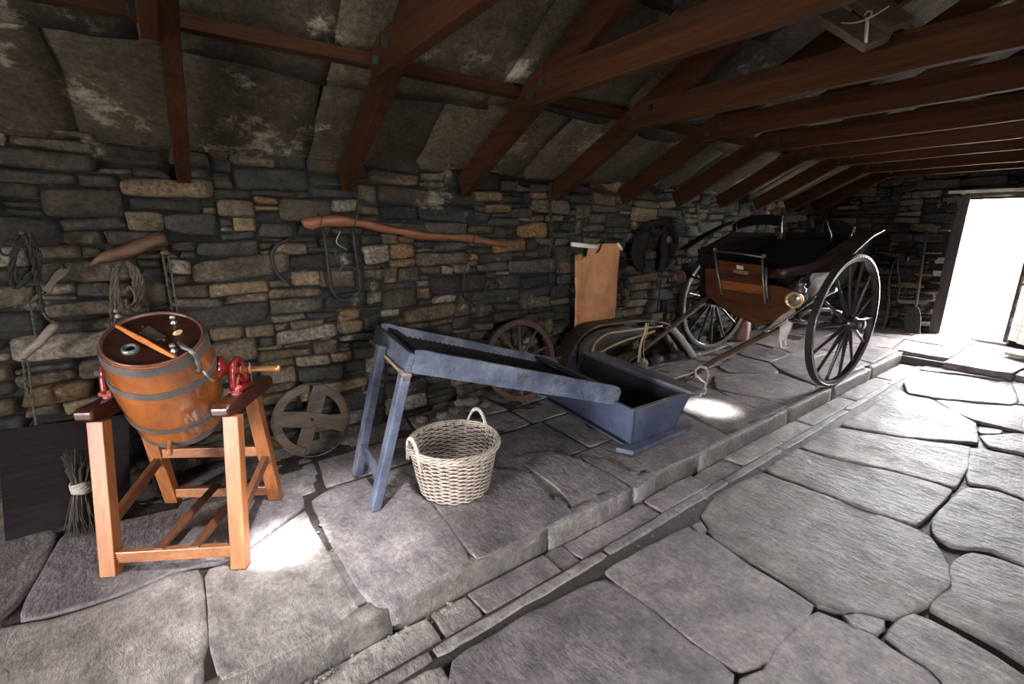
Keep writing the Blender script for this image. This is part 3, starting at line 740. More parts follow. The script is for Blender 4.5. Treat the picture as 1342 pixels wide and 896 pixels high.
for t in (.38, .66):
    a = on('FL', .10) + (on('FR', .10) - on('FL', .10)) * t; b = on('BL', .085) + (on('BR', .085) - on('BL', .085)) * (t + .06)
    MB().bar(a - Vc * .015, b + Vc * .015, .038, .014).build('slat', W_slat, ch, .002)
for s_, (a, b) in ((-1, ('FL', 'BL')), (1, ('FR', 'BR'))):
    c = (legs[a][1] + legs[b][1]) / 2; c.z = ZP + .655
    poly = []
    for (t, z) in ((-.185, -.012), (-.185, .022), (-.165, .035), (.215, .035), (.24, .02), (.24, -.012), (.19, -.03), (-.14, -.03)):
        poly.append(c + Vc * t + Zc * z - Uc * .036)
    mb = MB(); mb.prism(poly, Uc * .072); mb.build('top_beam', W_dark, ch, .008)
    # red cast bearing
    bc = c + Zc * .045; ax = bc + Zc * .085
    mb = MB(); mb.box(bc + Zc * .008, (.12, .05, .016), Matrix((Vc, Uc, Zc)).transposed())
    arc = [bc + Vc * (-.055) + Zc * .01, bc + Vc * (-.05) + Zc * .07] + [ax + Vc * (-.045 * math.cos(t)) + Zc * (.045 * math.sin(t)) for t in [k * PI / 8 for k in range(9)]] + [bc + Vc * .05 + Zc * .06, bc + Vc * .055 + Zc * .01]
    mb.tube(bez(arc, 3), .014, 8); 
    mb.tube([bc + Vc * -.05 + Zc * .012, bc + Zc * .05, ax - Zc * .02], .011, 8); mb.tube([bc + Vc * .05 + Zc * .012, bc + Zc * .05], .011, 8)
    mb.ellipsoid(bc + Vc * .04 + Zc * .012, (.02, .02, .01)); mb.ellipsoid(bc - Vc * .045 + Zc * .012, (.02, .02, .01))
    mb.build('bearing', M_redp, ch)
    sp = bc - Vc * .03 - Zc * .0
    MB().lathe([(.0, .03), (.012, .028), (.024, .022), (.026, .012), (.02, .0), (.022, -.01)], sp - Vc * .01, Zc, 16).build('bearing_cap', simple('pink_worn_paint', (.4, .12, .11), .4), ch)
    if s_ > 0: AXR = ax
    else: AXL = ax
# barrel
nB = (Zc * math.cos(.46) - Vc * math.sin(.46) + Uc * .18).normalized()
Bc = Vector((-.07, 2.28, .91)) - Vc * .03 - Zc * .01
H1, H2, RT_, RB = .23, .245, .163, .150
xB = (Uc - nB * Uc.dot(nB)).normalized(); yB = nB.cross(xB)
def rb(h):  # barrel radius at height h along the axis
    t = (h + H2) / (H1 + H2); return RB + (RT_ - RB) * t + .021 * math.sin(PI * t)
M_stave, nt, b = new_mat('varnished_staves')
att = nt.nodes.new('ShaderNodeAttribute'); att.attribute_name = 'stone'
v = coords(nt, (1, 1, 1)); n1 = N(nt, 'ShaderNodeTexNoise', Scale=7, Detail=8, Roughness=.6, Distortion=1.2); nt.links.new(v, n1.inputs['Vector'])
c_ = mixc(nt, 1.0, att.outputs['Color'], ramp(nt, n1.outputs[0], [(.3, (.55, .5, .45)), (.7, (1.3, 1.25, 1.2))]), 'MULTIPLY'); nt.links.new(c_, b.inputs['Base Color'])
b.inputs['Roughness'].default_value = .35; b.inputs['Coat Weight'].default_value = 1.0; b.inputs['Coat Roughness'].default_value = .07
n2 = N(nt, 'ShaderNodeTexNoise', Scale=40, Detail=5); nt.links.new(v, n2.inputs['Vector']); bump(nt, b, n2.outputs[0], .15, .002)
mb = MB(); ns = 22; rnd = random.Random(4)
for k in range(ns):
    a0, a1 = 2 * PI * k / ns, 2 * PI * (k + 1) / ns; vs = []; nn = 12; kk = rnd.uniform(.8, 1.2); col = (.27 * kk, .082 * kk, .015 * kk)
    for i in range(nn + 1):
        h = -H2 + (H1 + H2) * i / nn; r_ = rb(h)
        for j in range(5):
            a = a0 + (a1 - a0) * j / 4; rr = r_ - (.0016 if j in (0, 4) else 0)
            vs.append(Bc + nB * h + (xB * math.cos(a) + yB * math.sin(a)) * rr)
    mb.add(vs, [(i * 5 + j, i * 5 + j + 1, (i + 1) * 5 + j + 1, (i + 1) * 5 + j) for i in range(nn) for j in range(4)], True, col)
# inner rim and bottom
k0 = MB().lathe([(rb(H1), H1), (rb(H1) - .012, H1 + .001), (rb(H1) - .014, H1 - .01)], Bc, nB, 64, x0=xB); mb.add(k0.v, k0.f, True, (.07, .025, .012))
k0 = MB().lathe([(RB, -H2), (.001, -H2)], Bc, nB, 48, x0=xB); mb.add(k0.v, k0.f, True, (.2, .08, .03))
barrel = mb.build('barrel', M_stave, ch)
for h0, h1 in ((H1 - .045, H1 - .008), (.075, .105), (-.135, -.108), (-H2, -H2 + .03)):
    MB().lathe([(rb(h0) - .002, h0), (rb(h0) + .0035, h0), (rb(h1) + .0035, h1), (rb(h1) - .002, h1)], Bc, nB, 64, smooth=False, x0=xB).build('hoop', M_hoop, barrel)
M_lid = wood('lid_wood', (.022, .007, .005), (.055, .016, .010), 'X', .32, coat=.5)
lid = MB().lathe([(rb(H1) - .012, H1 - .012), (rb(H1) - .0125, H1 - .004), (.08, H1 - .0035), (.001, H1 - .0035)], Bc, nB, 64, smooth=False, x0=xB).build('lid', M_lid, ch)
MB().lathe([(RT_ - .004, H1 - .006), (RT_ - .002, H1 + .004), (RT_ - .011, H1 + .005), (RT_ - .014, H1 - .006)], Bc, nB, 64, x0=xB).build('lid_rim', simple('rusty_rim', (.16, .08, .065), .45, .5), ch)
LP = Bc + nB * (H1 - .003)
def L_(u, v, k=0): return hp(u, v, LP + nB * k, nB)
a, b2 = L_(150.5, 425.5, .004), L_(231, 469.3, .004); d_ = (b2 - a).normalized(); x_ = d_.cross(nB)
mb = MB(); n = 12; vs = []
for i in range(n + 1):
    t = i / n; hgt_ = .004 + .012 * (1 - abs(2 * t - 1)); wd_ = .008 + .006 * (1 - abs(2 * t - 1)); c = a + (b2 - a) * t
    vs += [c - x_ * wd_, c + x_ * wd_, c + nB * hgt_]
mb.add(vs, [(i * 3 + k, i * 3 + (k + 1) % 3, (i + 1) * 3 + (k + 1) % 3, (i + 1) * 3 + k) for i in range(n) for k in range(3)] + [(0, 1, 2), (n * 3 + 2, n * 3 + 1, n * 3)])
mb.build('lid_bar', wood('orange_bar', (.5, .13, .03), (.75, .27, .08), 'Y', .35, coat=.3), lid, .001)
c = L_(171, 457.5, .004)
MB().lathe([(.014, -.004), (.015, .006), (.019, .011), (.025, .009), (.028, .0), (.028, -.004)], c, nB, 28).build('vent_ring', M_iron, lid)
MB().lathe([(.0, .001), (.014, .001)], c, nB, 20).build('vent_glass', simple('dark_glass', (.01, .01, .012), .1), lid)
pl = [L_(*q, .001) for q in ((182, 437), (195, 427.5), (217, 441), (206, 447))]
MB().prism(pl, nB * .004).build('maker_plate', simple('dull_plate', (.14, .12, .11), .4, .6, bmp=.9, scale=40, dist=.002), lid, .0008)
for (u, v, rr) in ((187, 427.5, .0035), (215, 445, .005)): MB().ellipsoid(L_(u, v, .004), (rr, rr, rr * .8), n=8, m=6).build('screw', M_brass, lid)
c = L_(233, 435.7, .008); MB().ellipsoid(c, (.018, .011, .009), Matrix((x_, d_, nB)).transposed(), jit=.3, seed=3).build('cork_stopper', simple('pale_wood_plug', (.6, .42, .2), .6), lid)
for (u, v, s_) in ((228, 423, 1.0), (155.5, 414.5, 1.2), (228, 460, .8)):
    c = L_(u, v, .0); MB().lathe([(.012, 0), (.013, .006), (.006, .009), (.006, .02), (.010, .024), (.009, .034), (.002, .037)], c, nB, 14).build('clamp_screw', simple('silver_screw', (.4, .38, .37), .3, .9) if s_ < 1.1 else M_iron, lid)
# clamp strap that folds over the rim, and its loose pin
P0, P1 = L_(234, 449, .008), L_(243, 456, .018)
outd = (P1 - Bc - nB * (P1 - Bc).dot(nB)).normalized()
rim = Bc + nB * (H1 + .01) + outd * (RT_ + .012)
low = Bc + nB * (H1 - .075) + outd * (rb(H1 - .075) + .016) + (-xB * .0)
pts = bez([P0, P1, rim, (rim + low) / 2 + outd * .005, low], 4)
MB().tube(pts, [.007 + .004 * math.sin(k * .6) ** 2 for k in range(len(pts))], 8).tube([low + nB * .004, low - xB * .022 - nB * .012], .006, 8).tube([low, low - nB * .02 - xB * .012], .005, 6).build('clamp_strap', M_iron, ch)
q0 = low - nB * .002 + outd * .006 + xB * .006; MB().tube([q0, q0 + xB * .018 - nB * .055 + outd * .002], [.0055, .004], 8).tube([q0 + xB * .012 - nB * .038, q0 + xB * .03 - nB * .058], .004, 6).build('clamp_pin', M_iron, ch)
# trunnions: red cup on the barrel, shaft through the bearing, crank shaft end
def trun(ax, out, nm):
    ctr = Bc + nB * .02
    side = (ax - ctr); side = (side - nB * side.dot(nB)).normalized()
    p0 = ctr + side * (rb(.02) - .002); dr = (ax - p0).normalized()
    MB().lathe([(.052, -.012), (.055, .002), (.046, .012), (.026, .022), (.02, .05), (.017, (ax - p0).length)], p0, dr, 24).build('trunnion_cup', M_redp, ch)
    return dr
d1 = trun(AXR, Uc, 'r'); d2 = trun(AXL, -Uc, 'l')
hd = (Uc * .93 + Vc * .05).normalized()
MB().lathe([(.013, -.05), (.0135, 0), (.013, .155), (.012, .16)], AXR, hd, 18).lathe([(.0, .178), (.014, .178), (.017, .172), (.017, .160), (.012, .157)], AXR, hd, 18).build('crank_shaft', M_brass, ch)
for k in (.0, .035): MB().lathe([(.0135, k + .012), (.018, k + .013), (.018, k + .020), (.0135, k + .021)], AXR, hd, 16).build('collar', simple('pink_collar', (.35, .1, .08), .35, .3), ch)
pinc = AXR + hd * .052; MB().tube([pinc + Zc * .03, pinc - Zc * .062], .0028, 6).build('cotter_pin', M_iron, ch)
MB().tube([AXL - hd * .0, AXL - hd * .06], .013, 12).build('axle_stub', M_iron, ch)
pg = hp(222, 577, Bc - nB * .19, nB); pg = Bc - nB * (H2 - .045) + (pg - Bc - nB * (pg - Bc).dot(nB)).normalized() * (rb(-.2))
do = (pg - Bc - nB * (pg - Bc).dot(nB)).normalized(); do2 = (do - nB * .8).normalized()
MB().lathe([(.009, -.01), (.010, .03), (.013, .034), (.012, .052), (.004, .054)], pg, do2, 12).build('drain_plug', W_leg, ch)

# ------------------------------------------------------------------ blue sloping tray on two legs
M_blue, nt, b = new_mat('worn_blue_paint')
v = coords(nt, (1, 1, 1)); n1 = N(nt, 'ShaderNodeTexNoise', Scale=5, Detail=10, Roughness=.7); nt.links.new(v, n1.inputs['Vector'])
n2 = N(nt, 'ShaderNodeTexNoise', Scale=17, Detail=8, Roughness=.75, Distortion=.5); nt.links.new(v, n2.inputs['Vector'])
c_ = ramp(nt, n1.outputs[0], [(.33, (.045, .056, .092)), (.5, (.092, .108, .16)), (.68, (.22, .23, .27))])
c_ = mixc(nt, ramp(nt, n2.outputs[0], [(.57, (0, 0, 0)), (.63, (1, 1, 1))]), c_, (.05, .042, .04)); nt.links.new(c_, b.inputs['Base Color'])
b.inputs['Roughness'].default_value = .5; b.inputs['Specular IOR Level'].default_value = .4
n3 = N(nt, 'ShaderNodeTexNoise', Scale=45, Detail=6); nt.links.new(v, n3.inputs['Vector']); bump(nt, b, n3.outputs[0], .35, .003)
M_blued, nt, b = new_mat('deep_blue_paint')
v = coords(nt, (1, 1, 1)); n1 = N(nt, 'ShaderNodeTexNoise', Scale=4, Detail=10, Roughness=.7); nt.links.new(v, n1.inputs['Vector'])
c_ = ramp(nt, n1.outputs[0], [(.33, (.04, .05, .10)), (.6, (.085, .10, .165)), (.72, (.15, .15, .17))]); nt.links.new(c_, b.inputs['Base Color']); b.inputs['Roughness'].default_value = .5
n3 = N(nt, 'ShaderNodeTexNoise', Scale=45, Detail=6); nt.links.new(v, n3.inputs['Vector']); bump(nt, b, n3.outputs[0], .3, .003)
M_trim = wood('bare_edge_wood', (.2, .13, .09), (.42, .33, .26), 'Y', .7)
tr = thing('sorting_tray', 'long grey blue tray with a corrugated bed, sloping from two legs down onto the trough', 'sloping tray', (.75, 2.2, ZP))
yn, yf = 2.03, 2.47
Tn0 = hy(541, 473, yn); Tf0 = Vector((Tn0.x - .01, yf, Tn0.z))           # upper end, mid height of the side boards
Tn1 = hy(811, 519, 1.84); 
Tn0 = hy(541, 473, yn)
dT = (Tn1 - Tn0).normalized(); LT_ = (Tn1 - Tn0).length
sideT = Vector((-dT.y, dT.x, 0)).normalized(); upT = dT.cross(sideT); upT = -upT if upT.z < 0 else upT
WT = .74; MT = Matrix((dT, sideT, upT)).transposed()
def tp(a, s_, h): return Tn0 + dT * a + sideT * s_ + upT * h
for s_ in (0, WT):
    n = 24; vs = []; fs = []
    poly = [(0, -.062), (0, .055), (.03, .062)] + [(LT_ * k / n, .062 + .004 * noise.noise(Vector((k * .6, s_, 0)))) for k in range(1, n)] + [(LT_ - .01, .055), (LT_ + .012, .03), (LT_ + .01, -.04), (LT_ - .02, -.062)]
    poly += [(LT_ * k / n, -.062 + .003 * noise.noise(Vector((k * .8, s_, 7)))) for k in range(n - 1, 0, -1)]
    MB().prism([tp(a, s_, h) for a, h in poly], sideT * .026).build('side_board', M_blue, tr, .004)
MB().box(tp(-.012, WT / 2 + .01, -.012), (.028, WT + .03, .10), MT).build('end_board', M_blue, tr, .004)
MB().box(tp(-.016, WT / 2 + .01, -.07), (.05, WT + .05, .018), MT).build('end_trim', M_trim, tr, .003)
n = 34; zz = []; 
for k in range(n * 2 + 1): zz.append((.11 + (LT_ - .22) * k / (2 * n), .012 if k % 2 else -.008))
A_ = [tp(a, .026, h) for a, h in zz]; B_ = [tp(a, WT, h) for a, h in zz]
M_bed = wood('corrugated_bed', (.022, .020, .020), (.06, .055, .055), 'Y', .5)
MB().slab(A_, B_, upT * -.01, False).build('corrugated_bed', M_bed, tr)
MB().box(tp(.075, WT / 2 + .013, .03), (.06, WT - .03, .02), MT).build('cross_board', M_bed, tr, .004)
MB().box(tp(LT_ - .17, WT / 2 + .013, .045), (.10, WT - .03, .02), MT).build('lower_board', simple('dark_slate_blue', (.03, .035, .055), .5), tr, .004)
for (u, v, ut, vt, yy) in ((491, 667, 531, 488, 2.04), (468, 622, 500, 455, 2.43)):
    f = hz(u, v, ZP); t_ = hy(ut, vt, f.y); t_ = f + (t_ - f) * (1.02)
    off = (tp(.055, 0, -.05) - t_)
    mb = MB(); mb.bar(f, t_, .058, .050, (1, 0, 0)); mb.v = [Vector((p.x, p.y, max(p.z, ZP + .0008))) for p in mb.v]; mb.build('leg', M_blue, tr, .006)
f0, f1 = hz(491, 667, ZP), hz(468, 622, ZP); MB().bar(f0 + Vector((.045, 0, .16)), f1 + Vector((.04, 0, .16)), .022, .075).build('cross_rail', M_blue, tr, .004)

# ------------------------------------------------------------------ blue trough
tg = thing('feeding_trough', 'deep blue wooden trough with flared sides on a base board, under the tray end', 'trough', (2.5, 2.1, ZP))
e1 = (hz(876, 557, .17) - hz(827, 582, .17)); e1.z = 0; eU = Vector((.998, -.03, 0)).normalized(); eV = Vector((.13, .99, 0)).normalized()   # U across, V along (away)
b0 = hz(827, 582, .165); Wb = e1.length; 
r0 = hz(833, 543, .40); r1 = hz(903, 519, .40)
LTr = 1.12; zr = .42; zb_ = .165; fl = .10
def q_(u, v, z): return Vector((b0.x, b0.y, 0)) + eU * u + eV * v + Zc * z
eps = .022
def board(pts, nrm, name, mat, bev=.004): return MB().prism(pts, nrm * eps).build(name, mat, tg, bev)
# corners: bottom (0..Wb, 0..Lb), rim flared by fl; inner side is towards the middle
Bq = [(0, 0), (Wb, 0), (Wb, LTr), (0, LTr)]
r0 = hz(833, 543, zr); r1 = hz(903, 519, zr)
ru0 = (r0 - q_(0, 0, zr)).dot(eU); rv0 = (r0 - q_(0, 0, zr)).dot(eV); ru1 = (r1 - q_(0, 0, zr)).dot(eU)
ru0 = -fl * .4; rv0 = -.045
ru1 = Wb + fl
RV1 = LTr + .06
def trap(a, b_, c, d_, nin, name, mat=M_blued): return MB().prism([a, b_, c, d_], nin * eps).build(name, mat, tg, .004)
trap(q_(0, 0, zb_), q_(Wb, 0, zb_), q_(ru1, rv0, zr), q_(ru0, rv0, zr), eV, 'end_board')
trap(q_(0, LTr, zb_), q_(Wb, LTr, zb_), q_(ru1, RV1, zr), q_(ru0, RV1, zr), -eV, 'end_board')
trap(q_(0, 0, zb_), q_(0, LTr, zb_), q_(ru0, RV1, zr), q_(ru0, rv0, zr), eU, 'side_board')
trap(q_(Wb, 0, zb_), q_(Wb, LTr, zb_), q_(ru1, RV1, zr), q_(ru1, rv0, zr), -eU, 'side_board')
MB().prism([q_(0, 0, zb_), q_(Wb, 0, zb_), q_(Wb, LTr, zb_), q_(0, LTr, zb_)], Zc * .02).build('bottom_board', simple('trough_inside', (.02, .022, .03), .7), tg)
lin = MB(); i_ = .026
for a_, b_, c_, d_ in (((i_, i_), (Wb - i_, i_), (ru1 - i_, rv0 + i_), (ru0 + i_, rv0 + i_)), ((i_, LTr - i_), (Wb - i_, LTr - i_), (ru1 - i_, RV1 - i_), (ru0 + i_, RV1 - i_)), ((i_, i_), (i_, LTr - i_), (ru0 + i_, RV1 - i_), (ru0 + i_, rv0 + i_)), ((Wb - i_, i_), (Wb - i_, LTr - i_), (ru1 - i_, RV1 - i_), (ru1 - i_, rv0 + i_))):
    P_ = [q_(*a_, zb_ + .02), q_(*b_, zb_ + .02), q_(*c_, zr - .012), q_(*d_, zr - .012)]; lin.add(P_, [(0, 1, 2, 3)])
lin.build('added_dark_sheets', simple('dark_sheet', (.010, .011, .015), .8), tg)  # added dark sheets blacken the deep inside of the blue trough
MB().prism([q_(ru1 - .05, rv0 - .03, zr), q_(ru1 + .07, rv0 - .06, zr), q_(ru1 + .07, RV1, zr), q_(ru1 - .05, RV1, zr)], Zc * .022).build('rim_board', wood('weathered_rim', (.10, .095, .105), (.26, .24, .25), 'Y', .7), tg, .004)
MB().prism([q_(ru0 - .004, rv0 - .004, zr - .002), q_(ru1 - .05, rv0 - .004, zr - .002), q_(ru1 - .05, rv0 + .026, zr - .002), q_(ru0 - .004, rv0 + .026, zr - .002)], Zc * .006).build('rim_cap', wood('worn_cap', (.12, .11, .12), (.24, .22, .23), 'X', .7), tg)
MB().prism([q_(-.05, -.07, ZP + .012), q_(Wb + .06, -.055, ZP + .012), q_(Wb + .06, .08, ZP + .012), q_(-.11, .03, ZP + .012)], Zc * .03).build('base_board', M_blue, tg, .004)
MB().prism([q_(-.03, LTr - .10, ZP + .012), q_(Wb + .03, LTr - .10, ZP + .012), q_(Wb + .03, LTr + .05, ZP + .012), q_(-.03, LTr + .05, ZP + .012)], Zc * .03).build('base_board', M_blue, tg, .004)
MB().prism([q_(.01, -.04, ZP + .001), q_(.06, -.04, ZP + .001), q_(.06, LTr, ZP + .001), q_(.01, LTr, ZP + .001)], Zc * .012).prism([q_(Wb - .06, -.04, ZP + .001), q_(Wb - .01, -.04, ZP + .001), q_(Wb - .01, LTr, ZP + .001), q_(Wb - .06, LTr, ZP + .001)], Zc * .012).build('runner', M_blued, tg)

# ------------------------------------------------------------------ wicker basket
M_wick = simple('peeled_wicker', (.52, .45, .385), .55, var=.35, scale=30, bmp=.3)
M_wickd = simple('brown_wicker', (.15, .11, .085), .55, var=.4, scale=30, bmp=.3)
bx, by = 1.075, 2.0; bk = thing('wicker_basket', 'round pale wicker basket with two looped handles under the sloping blue tray', 'basket', (bx, by, ZP))
HB, RBT, RBB = .285, .232, .178; NS = 30; rows = 23
def br(h): return RBB + (RBT - RBB) * (h / HB) ** .85
mb = MB()
for r_ in range(rows):
    h = .012 + (HB - .03) * r_ / (rows - 1); pts = []
    for k in range(NS * 3):
        a = 2 * PI * k / (NS * 3); wv = math.cos(a * NS / 2 + PI * (r_ % 2)) ; 
        pts.append(Vector((bx + (br(h) + .0055 * wv) * math.cos(a), by + (br(h) + .0055 * wv) * math.sin(a), ZP + h + .0012 * noise.noise(Vector((a * 3, r_, 0))))))
    mb.tube(pts, .0036, 5, closed=True)
wv = mb.build('weave', M_wick, bk)
mb = MB()
for k in range(NS):
    a = 2 * PI * k / NS; pts = [Vector((bx + br(h) * math.cos(a), by + br(h) * math.sin(a), ZP + h)) for h in [HB * i / 6 for i in range(7)]]; mb.tube(pts, .0035, 5)
mb.build('stakes', M_wickd, bk)
mb = MB()
for s_ in range(4):
    for rr, hh, ph in ((RBT + .004, HB, 0), (RBT + .010, HB - .014, 1.5)):
        pts = []
        for k in range(120):
            a = 2 * PI * k / 120; q = a * 9 + s_ * PI / 2 + ph; pts.append(Vector((bx + (rr + .008 * math.cos(q)) * math.cos(a), by + (rr + .008 * math.cos(q)) * math.sin(a), ZP + hh + .008 * math.sin(q))))
        mb.tube(pts, .0042, 5, closed=True)
mb.build('braided_rim', M_wick, bk)
for ang, hh_ in ((math.atan2(hz(640, 540, .42).y - by, hz(640, 540, .42).x - bx), .085), (math.atan2(hz(552, 590, .40).y - by, hz(552, 590, .40).x - bx), .075)):
    mb = MB()
    for s_ in range(3):
        pts = []
        for k in range(41):
            t = k / 40; aa = ang + (t - .5) * .62; q = t * 26 + s_ * 2 * PI / 3
            rr = RBT + .012 + .006 * math.cos(q); z = ZP + HB - .07 + (hh_ + .07) * math.sin(PI * t) ** .6 + .006 * math.sin(q)
            pts.append(Vector((bx + rr * math.cos(aa), by + rr * math.sin(aa), z)))
        mb.tube(pts, .0058, 6)
    mb.build('handle', M_wick, bk)
mb = MB().lathe([(.001, .006), (RBB * .5, .008), (RBB, .006), (RBB + .003, .012), (RBB, .016), (.001, .014)], (bx, by, ZP), (0, 0, 1), 34); mb.build('base', M_wickd, bk)
mb = MB(); rnd = random.Random(6)
for k in range(14):
    a = rnd.uniform(0, 6.28); p = Vector((bx + (RBT + .01) * math.cos(a), by + (RBT + .01) * math.sin(a), ZP + HB - rnd.uniform(0, .03))); mb.tube([p, p + Vector((rnd.uniform(-.03, .03), rnd.uniform(-.03, .03), rnd.uniform(-.004, .03)))], .0028, 5)
mb.build('loose_ends', M_wickd, bk)

# ------------------------------------------------------------------ four spoke wooden wheel
W_old = wood('old_grey_wood', (.045, .031, .022), (.125, .09, .066), 'X', .8)
M_rim = simple('thin_iron_tyre', (.05, .05, .05), .45, .8)
cw = Vector((.56, 2.9, 0)); nw = Vector((math.sin(.13), math.cos(.13), -.42)).normalized(); nw = -nw      # faces the room, leaning on the wall
rw = .228; cw.z = ZP + rw * math.sqrt(1 - nw.z ** 2) + .003
vw0 = (Zc - nw * nw.z).normalized(); uw0 = vw0.cross(nw); rot = .20
uw = uw0 * math.cos(rot) - vw0 * math.sin(rot); vw = vw0 * math.cos(rot) + uw0 * math.sin(rot)
if uw.x < 0: uw = -uw
whl = thing('cartwheel', 'small wooden wheel of two crossed boards leaning on the wall right of the churn', 'wheel', (cw.x, cw.y, ZP))
def wp(a, r_, h=0): return cw + (uw * math.cos(a) + vw * math.sin(a)) * r_ + nw * h
for k in range(4):
    a0, a1 = [(.10, .5), (.5, .9), (1.1, 1.5), (1.55, 1.9)][k][0] * PI, 0
segs = [(.16, 1.46), (1.72, 3.02), (3.28, 4.60)]
for a0, a1 in segs:   # the lower right felloe is missing
    n = 14; o_ = [wp(a0 + (a1 - a0) * k / n, rw - .006, -.014) for k in range(n + 1)]; i_ = [wp(a0 + (a1 - a0) * k / n, (rw - .055) * (1 - .10 * math.sin(PI * k / n) * 0), -.014) for k in range(n + 1)]
    MB().slab(o_, i_, nw * .028).build('felloe', W_old, whl, .003)
Mw = Matrix((uw, vw, nw)).transposed()
mb = MB(); mb.prism([cw + uw * x + vw * y + nw * .004 for x, y in ((-.218, .045), (-.05, .05), (.10, .030), (.217, .045), (.22, -.02), (.19, -.075), (.06, -.045), (-.10, -.05), (-.217, -.045))], nw * .018); mb.build('cross_board', W_old, whl, .003)
mb = MB(); mb.prism([cw + uw * (x + .16 * y) + vw * y - nw * .014 for x, y in ((-.045, .217), (.05, .217), (.045, .05), (.035, -.06), (.03, -.215), (-.055, -.213), (-.05, -.05))], nw * .018); mb.build('cross_board', W_old, whl, .003)
mb = MB().lathe([(rw - .004, -.015), (rw, -.015), (rw, .015), (rw - .004, .015)], cw, nw, 72, smooth=False, closed=True); mb.build('tyre', M_rim, whl)
MB().box(cw + nw * .0235, (.018, .018, .003), Mw).build('axle_hole', M_black, whl)

# ------------------------------------------------------------------ spoked barrow wheel
def spoked(root, c, n, r_, rimw, nsp, hub_r, hub_l, mt_rim, mt_sp, mt_hub, mt_ty, depth=.05, tyre=.008, sr=.014, dish=0.0, ph=.1):
    """wheel parts under root"""
    n = n.normalized(); x = n.orthogonal().normalized(); y = n.cross(x)
    MB().lathe([(r_ - rimw, -depth * .42), (r_ - tyre, -depth * .5), (r_ - tyre, depth * .5), (r_ - rimw, depth * .42)], c, n, 96, smooth=False, closed=True).build('rim', mt_rim, root, .003)
    MB().lathe([(r_ - tyre, -depth * .5), (r_, -depth * .5 + .002), (r_, depth * .5 - .002), (r_ - tyre, depth * .5)], c, n, 96, smooth=False, closed=True).build('tyre', mt_ty, root)
    for k in range(nsp):
        a = 2 * PI * k / nsp + ph; d_ = x * math.cos(a) + y * math.sin(a); p0 = c + n * dish + d_ * hub_r * .8; p1 = c + d_ * (r_ - rimw + .003)
        m_ = 8; MB().tube([p0 + (p1 - p0) * i / m_ for i in range(m_ + 1)], [sr * (1.25 if i < 2 else (1.0 if i < 4 else .8)) for i in range(m_ + 1)], 8).build('spoke', mt_sp, root)
    return x, y
W_rust = simple('rusty_rim_wood', (.07, .036, .022), .7, var=.45, scale=6)
sw = thing('barrow_wheel', 'brown wooden barrow wheel with spokes, leaning on the wall behind the sloping tray', 'wheel', (2.18, 2.86, ZP))
nS = Vector((-.08, -1, .17)).normalized(); rS = .335; cS = Vector((2.18, 2.86, ZP + rS * math.sqrt(1 - nS.z ** 2) + .004))
spoked(sw, cS, nS, rS, .045, 10, .05, .14, W_rust, W_old, W_old, W_rust, .045, .006, .013)
MB().lathe([(.0, .09), (.025, .09), (.035, .07), (.05, .04), (.052, -.04), (.035, -.07), (.0, -.07)], cS, nS, 24).build('hub', W_old, sw)

# ------------------------------------------------------------------ rubble stones, heather broom and dark board by the wall
M_rub = rock('rubble_stone', use_attr=False, base=(.17, .155, .14), lime=.6)
RUBL = ['palest rubble stone of the heap behind the basket, under the tray', 'grey rubble stone of the heap behind the basket, left of the palest', 'flat rubble stone lowest in the heap behind the basket', 'rubble stone on top of the heap behind the basket', 'small rubble stone right of the heap, behind the basket handle', 'rubble stone at the left end of the heap, beside the inner tray leg']
for k, (u, v, s_) in enumerate(((612, 512, 1.0), (590, 516, .8), (575, 528, .8), (600, 500, .8), (630, 505, .7), (550, 535, .8))):
    p = hy(u, v, 2.93); p.z = max(p.z, ZP + .02)
    mb = MB(); mb.ellipsoid((0, 0, 0), (.065 * s_, .045 * s_, .034 * s_), n=22, m=16, jit=.42, seed=k * 7)
    p = Vector((p.x, 2.86 + .03 * (k % 2), ZP + (.085 if k in (0, 3) else .03))); mb.v = [q + p for q in mb.v]
    o = mb.build('rubble_stone', M_rub, None); tag(o, RUBL[k], 'stone', 'rubble stones at the wall foot')
M_board = wood('peat_black_board', (.008, .006, .007), (.022, .017, .019), 'X', .95); M_board.node_tree.nodes['Principled BSDF'].inputs['Specular IOR Level'].default_value = .08
o = MB(); 
p = [Vector((-.80, 2.80, ZP + .004)), Vector((-.36, 2.80, ZP + .004)), Vector((-.30, 2.965, .565)), Vector((-.77, 2.965, .60))]
o.prism(p, Vector((0, .012, -.004))); ob = o.build('board', M_board, None, .003); tag(ob, 'black ribbed wooden board leaning on the wall at far left behind the broom', 'board')
p = [Vector((-.26, 2.90, ZP + .004)), Vector((-.16, 2.90, ZP + .004)), Vector((-.20, 2.97, .60)), Vector((-.27, 2.97, .60))]
o = MB(); o.prism(p, Vector((0, .02, 0))); ob = o.build('plank', W_old, None, .003); tag(ob, 'narrow dark plank leaning on the wall behind the churn stand', 'plank')
bz = thing('besom_broom', 'short heather broom standing on its twigs with a pale binding, left of the churn stand', 'broom', (-.52, 2.70, ZP))
M_twig = simple('dark_twigs', (.04, .031, .026), .8, var=.5, scale=20); M_bind = simple('pale_twine', (.33, .30, .26), .8)
mb = MB(); rnd = random.Random(9); cB = Vector((-.515, 2.70, 0))
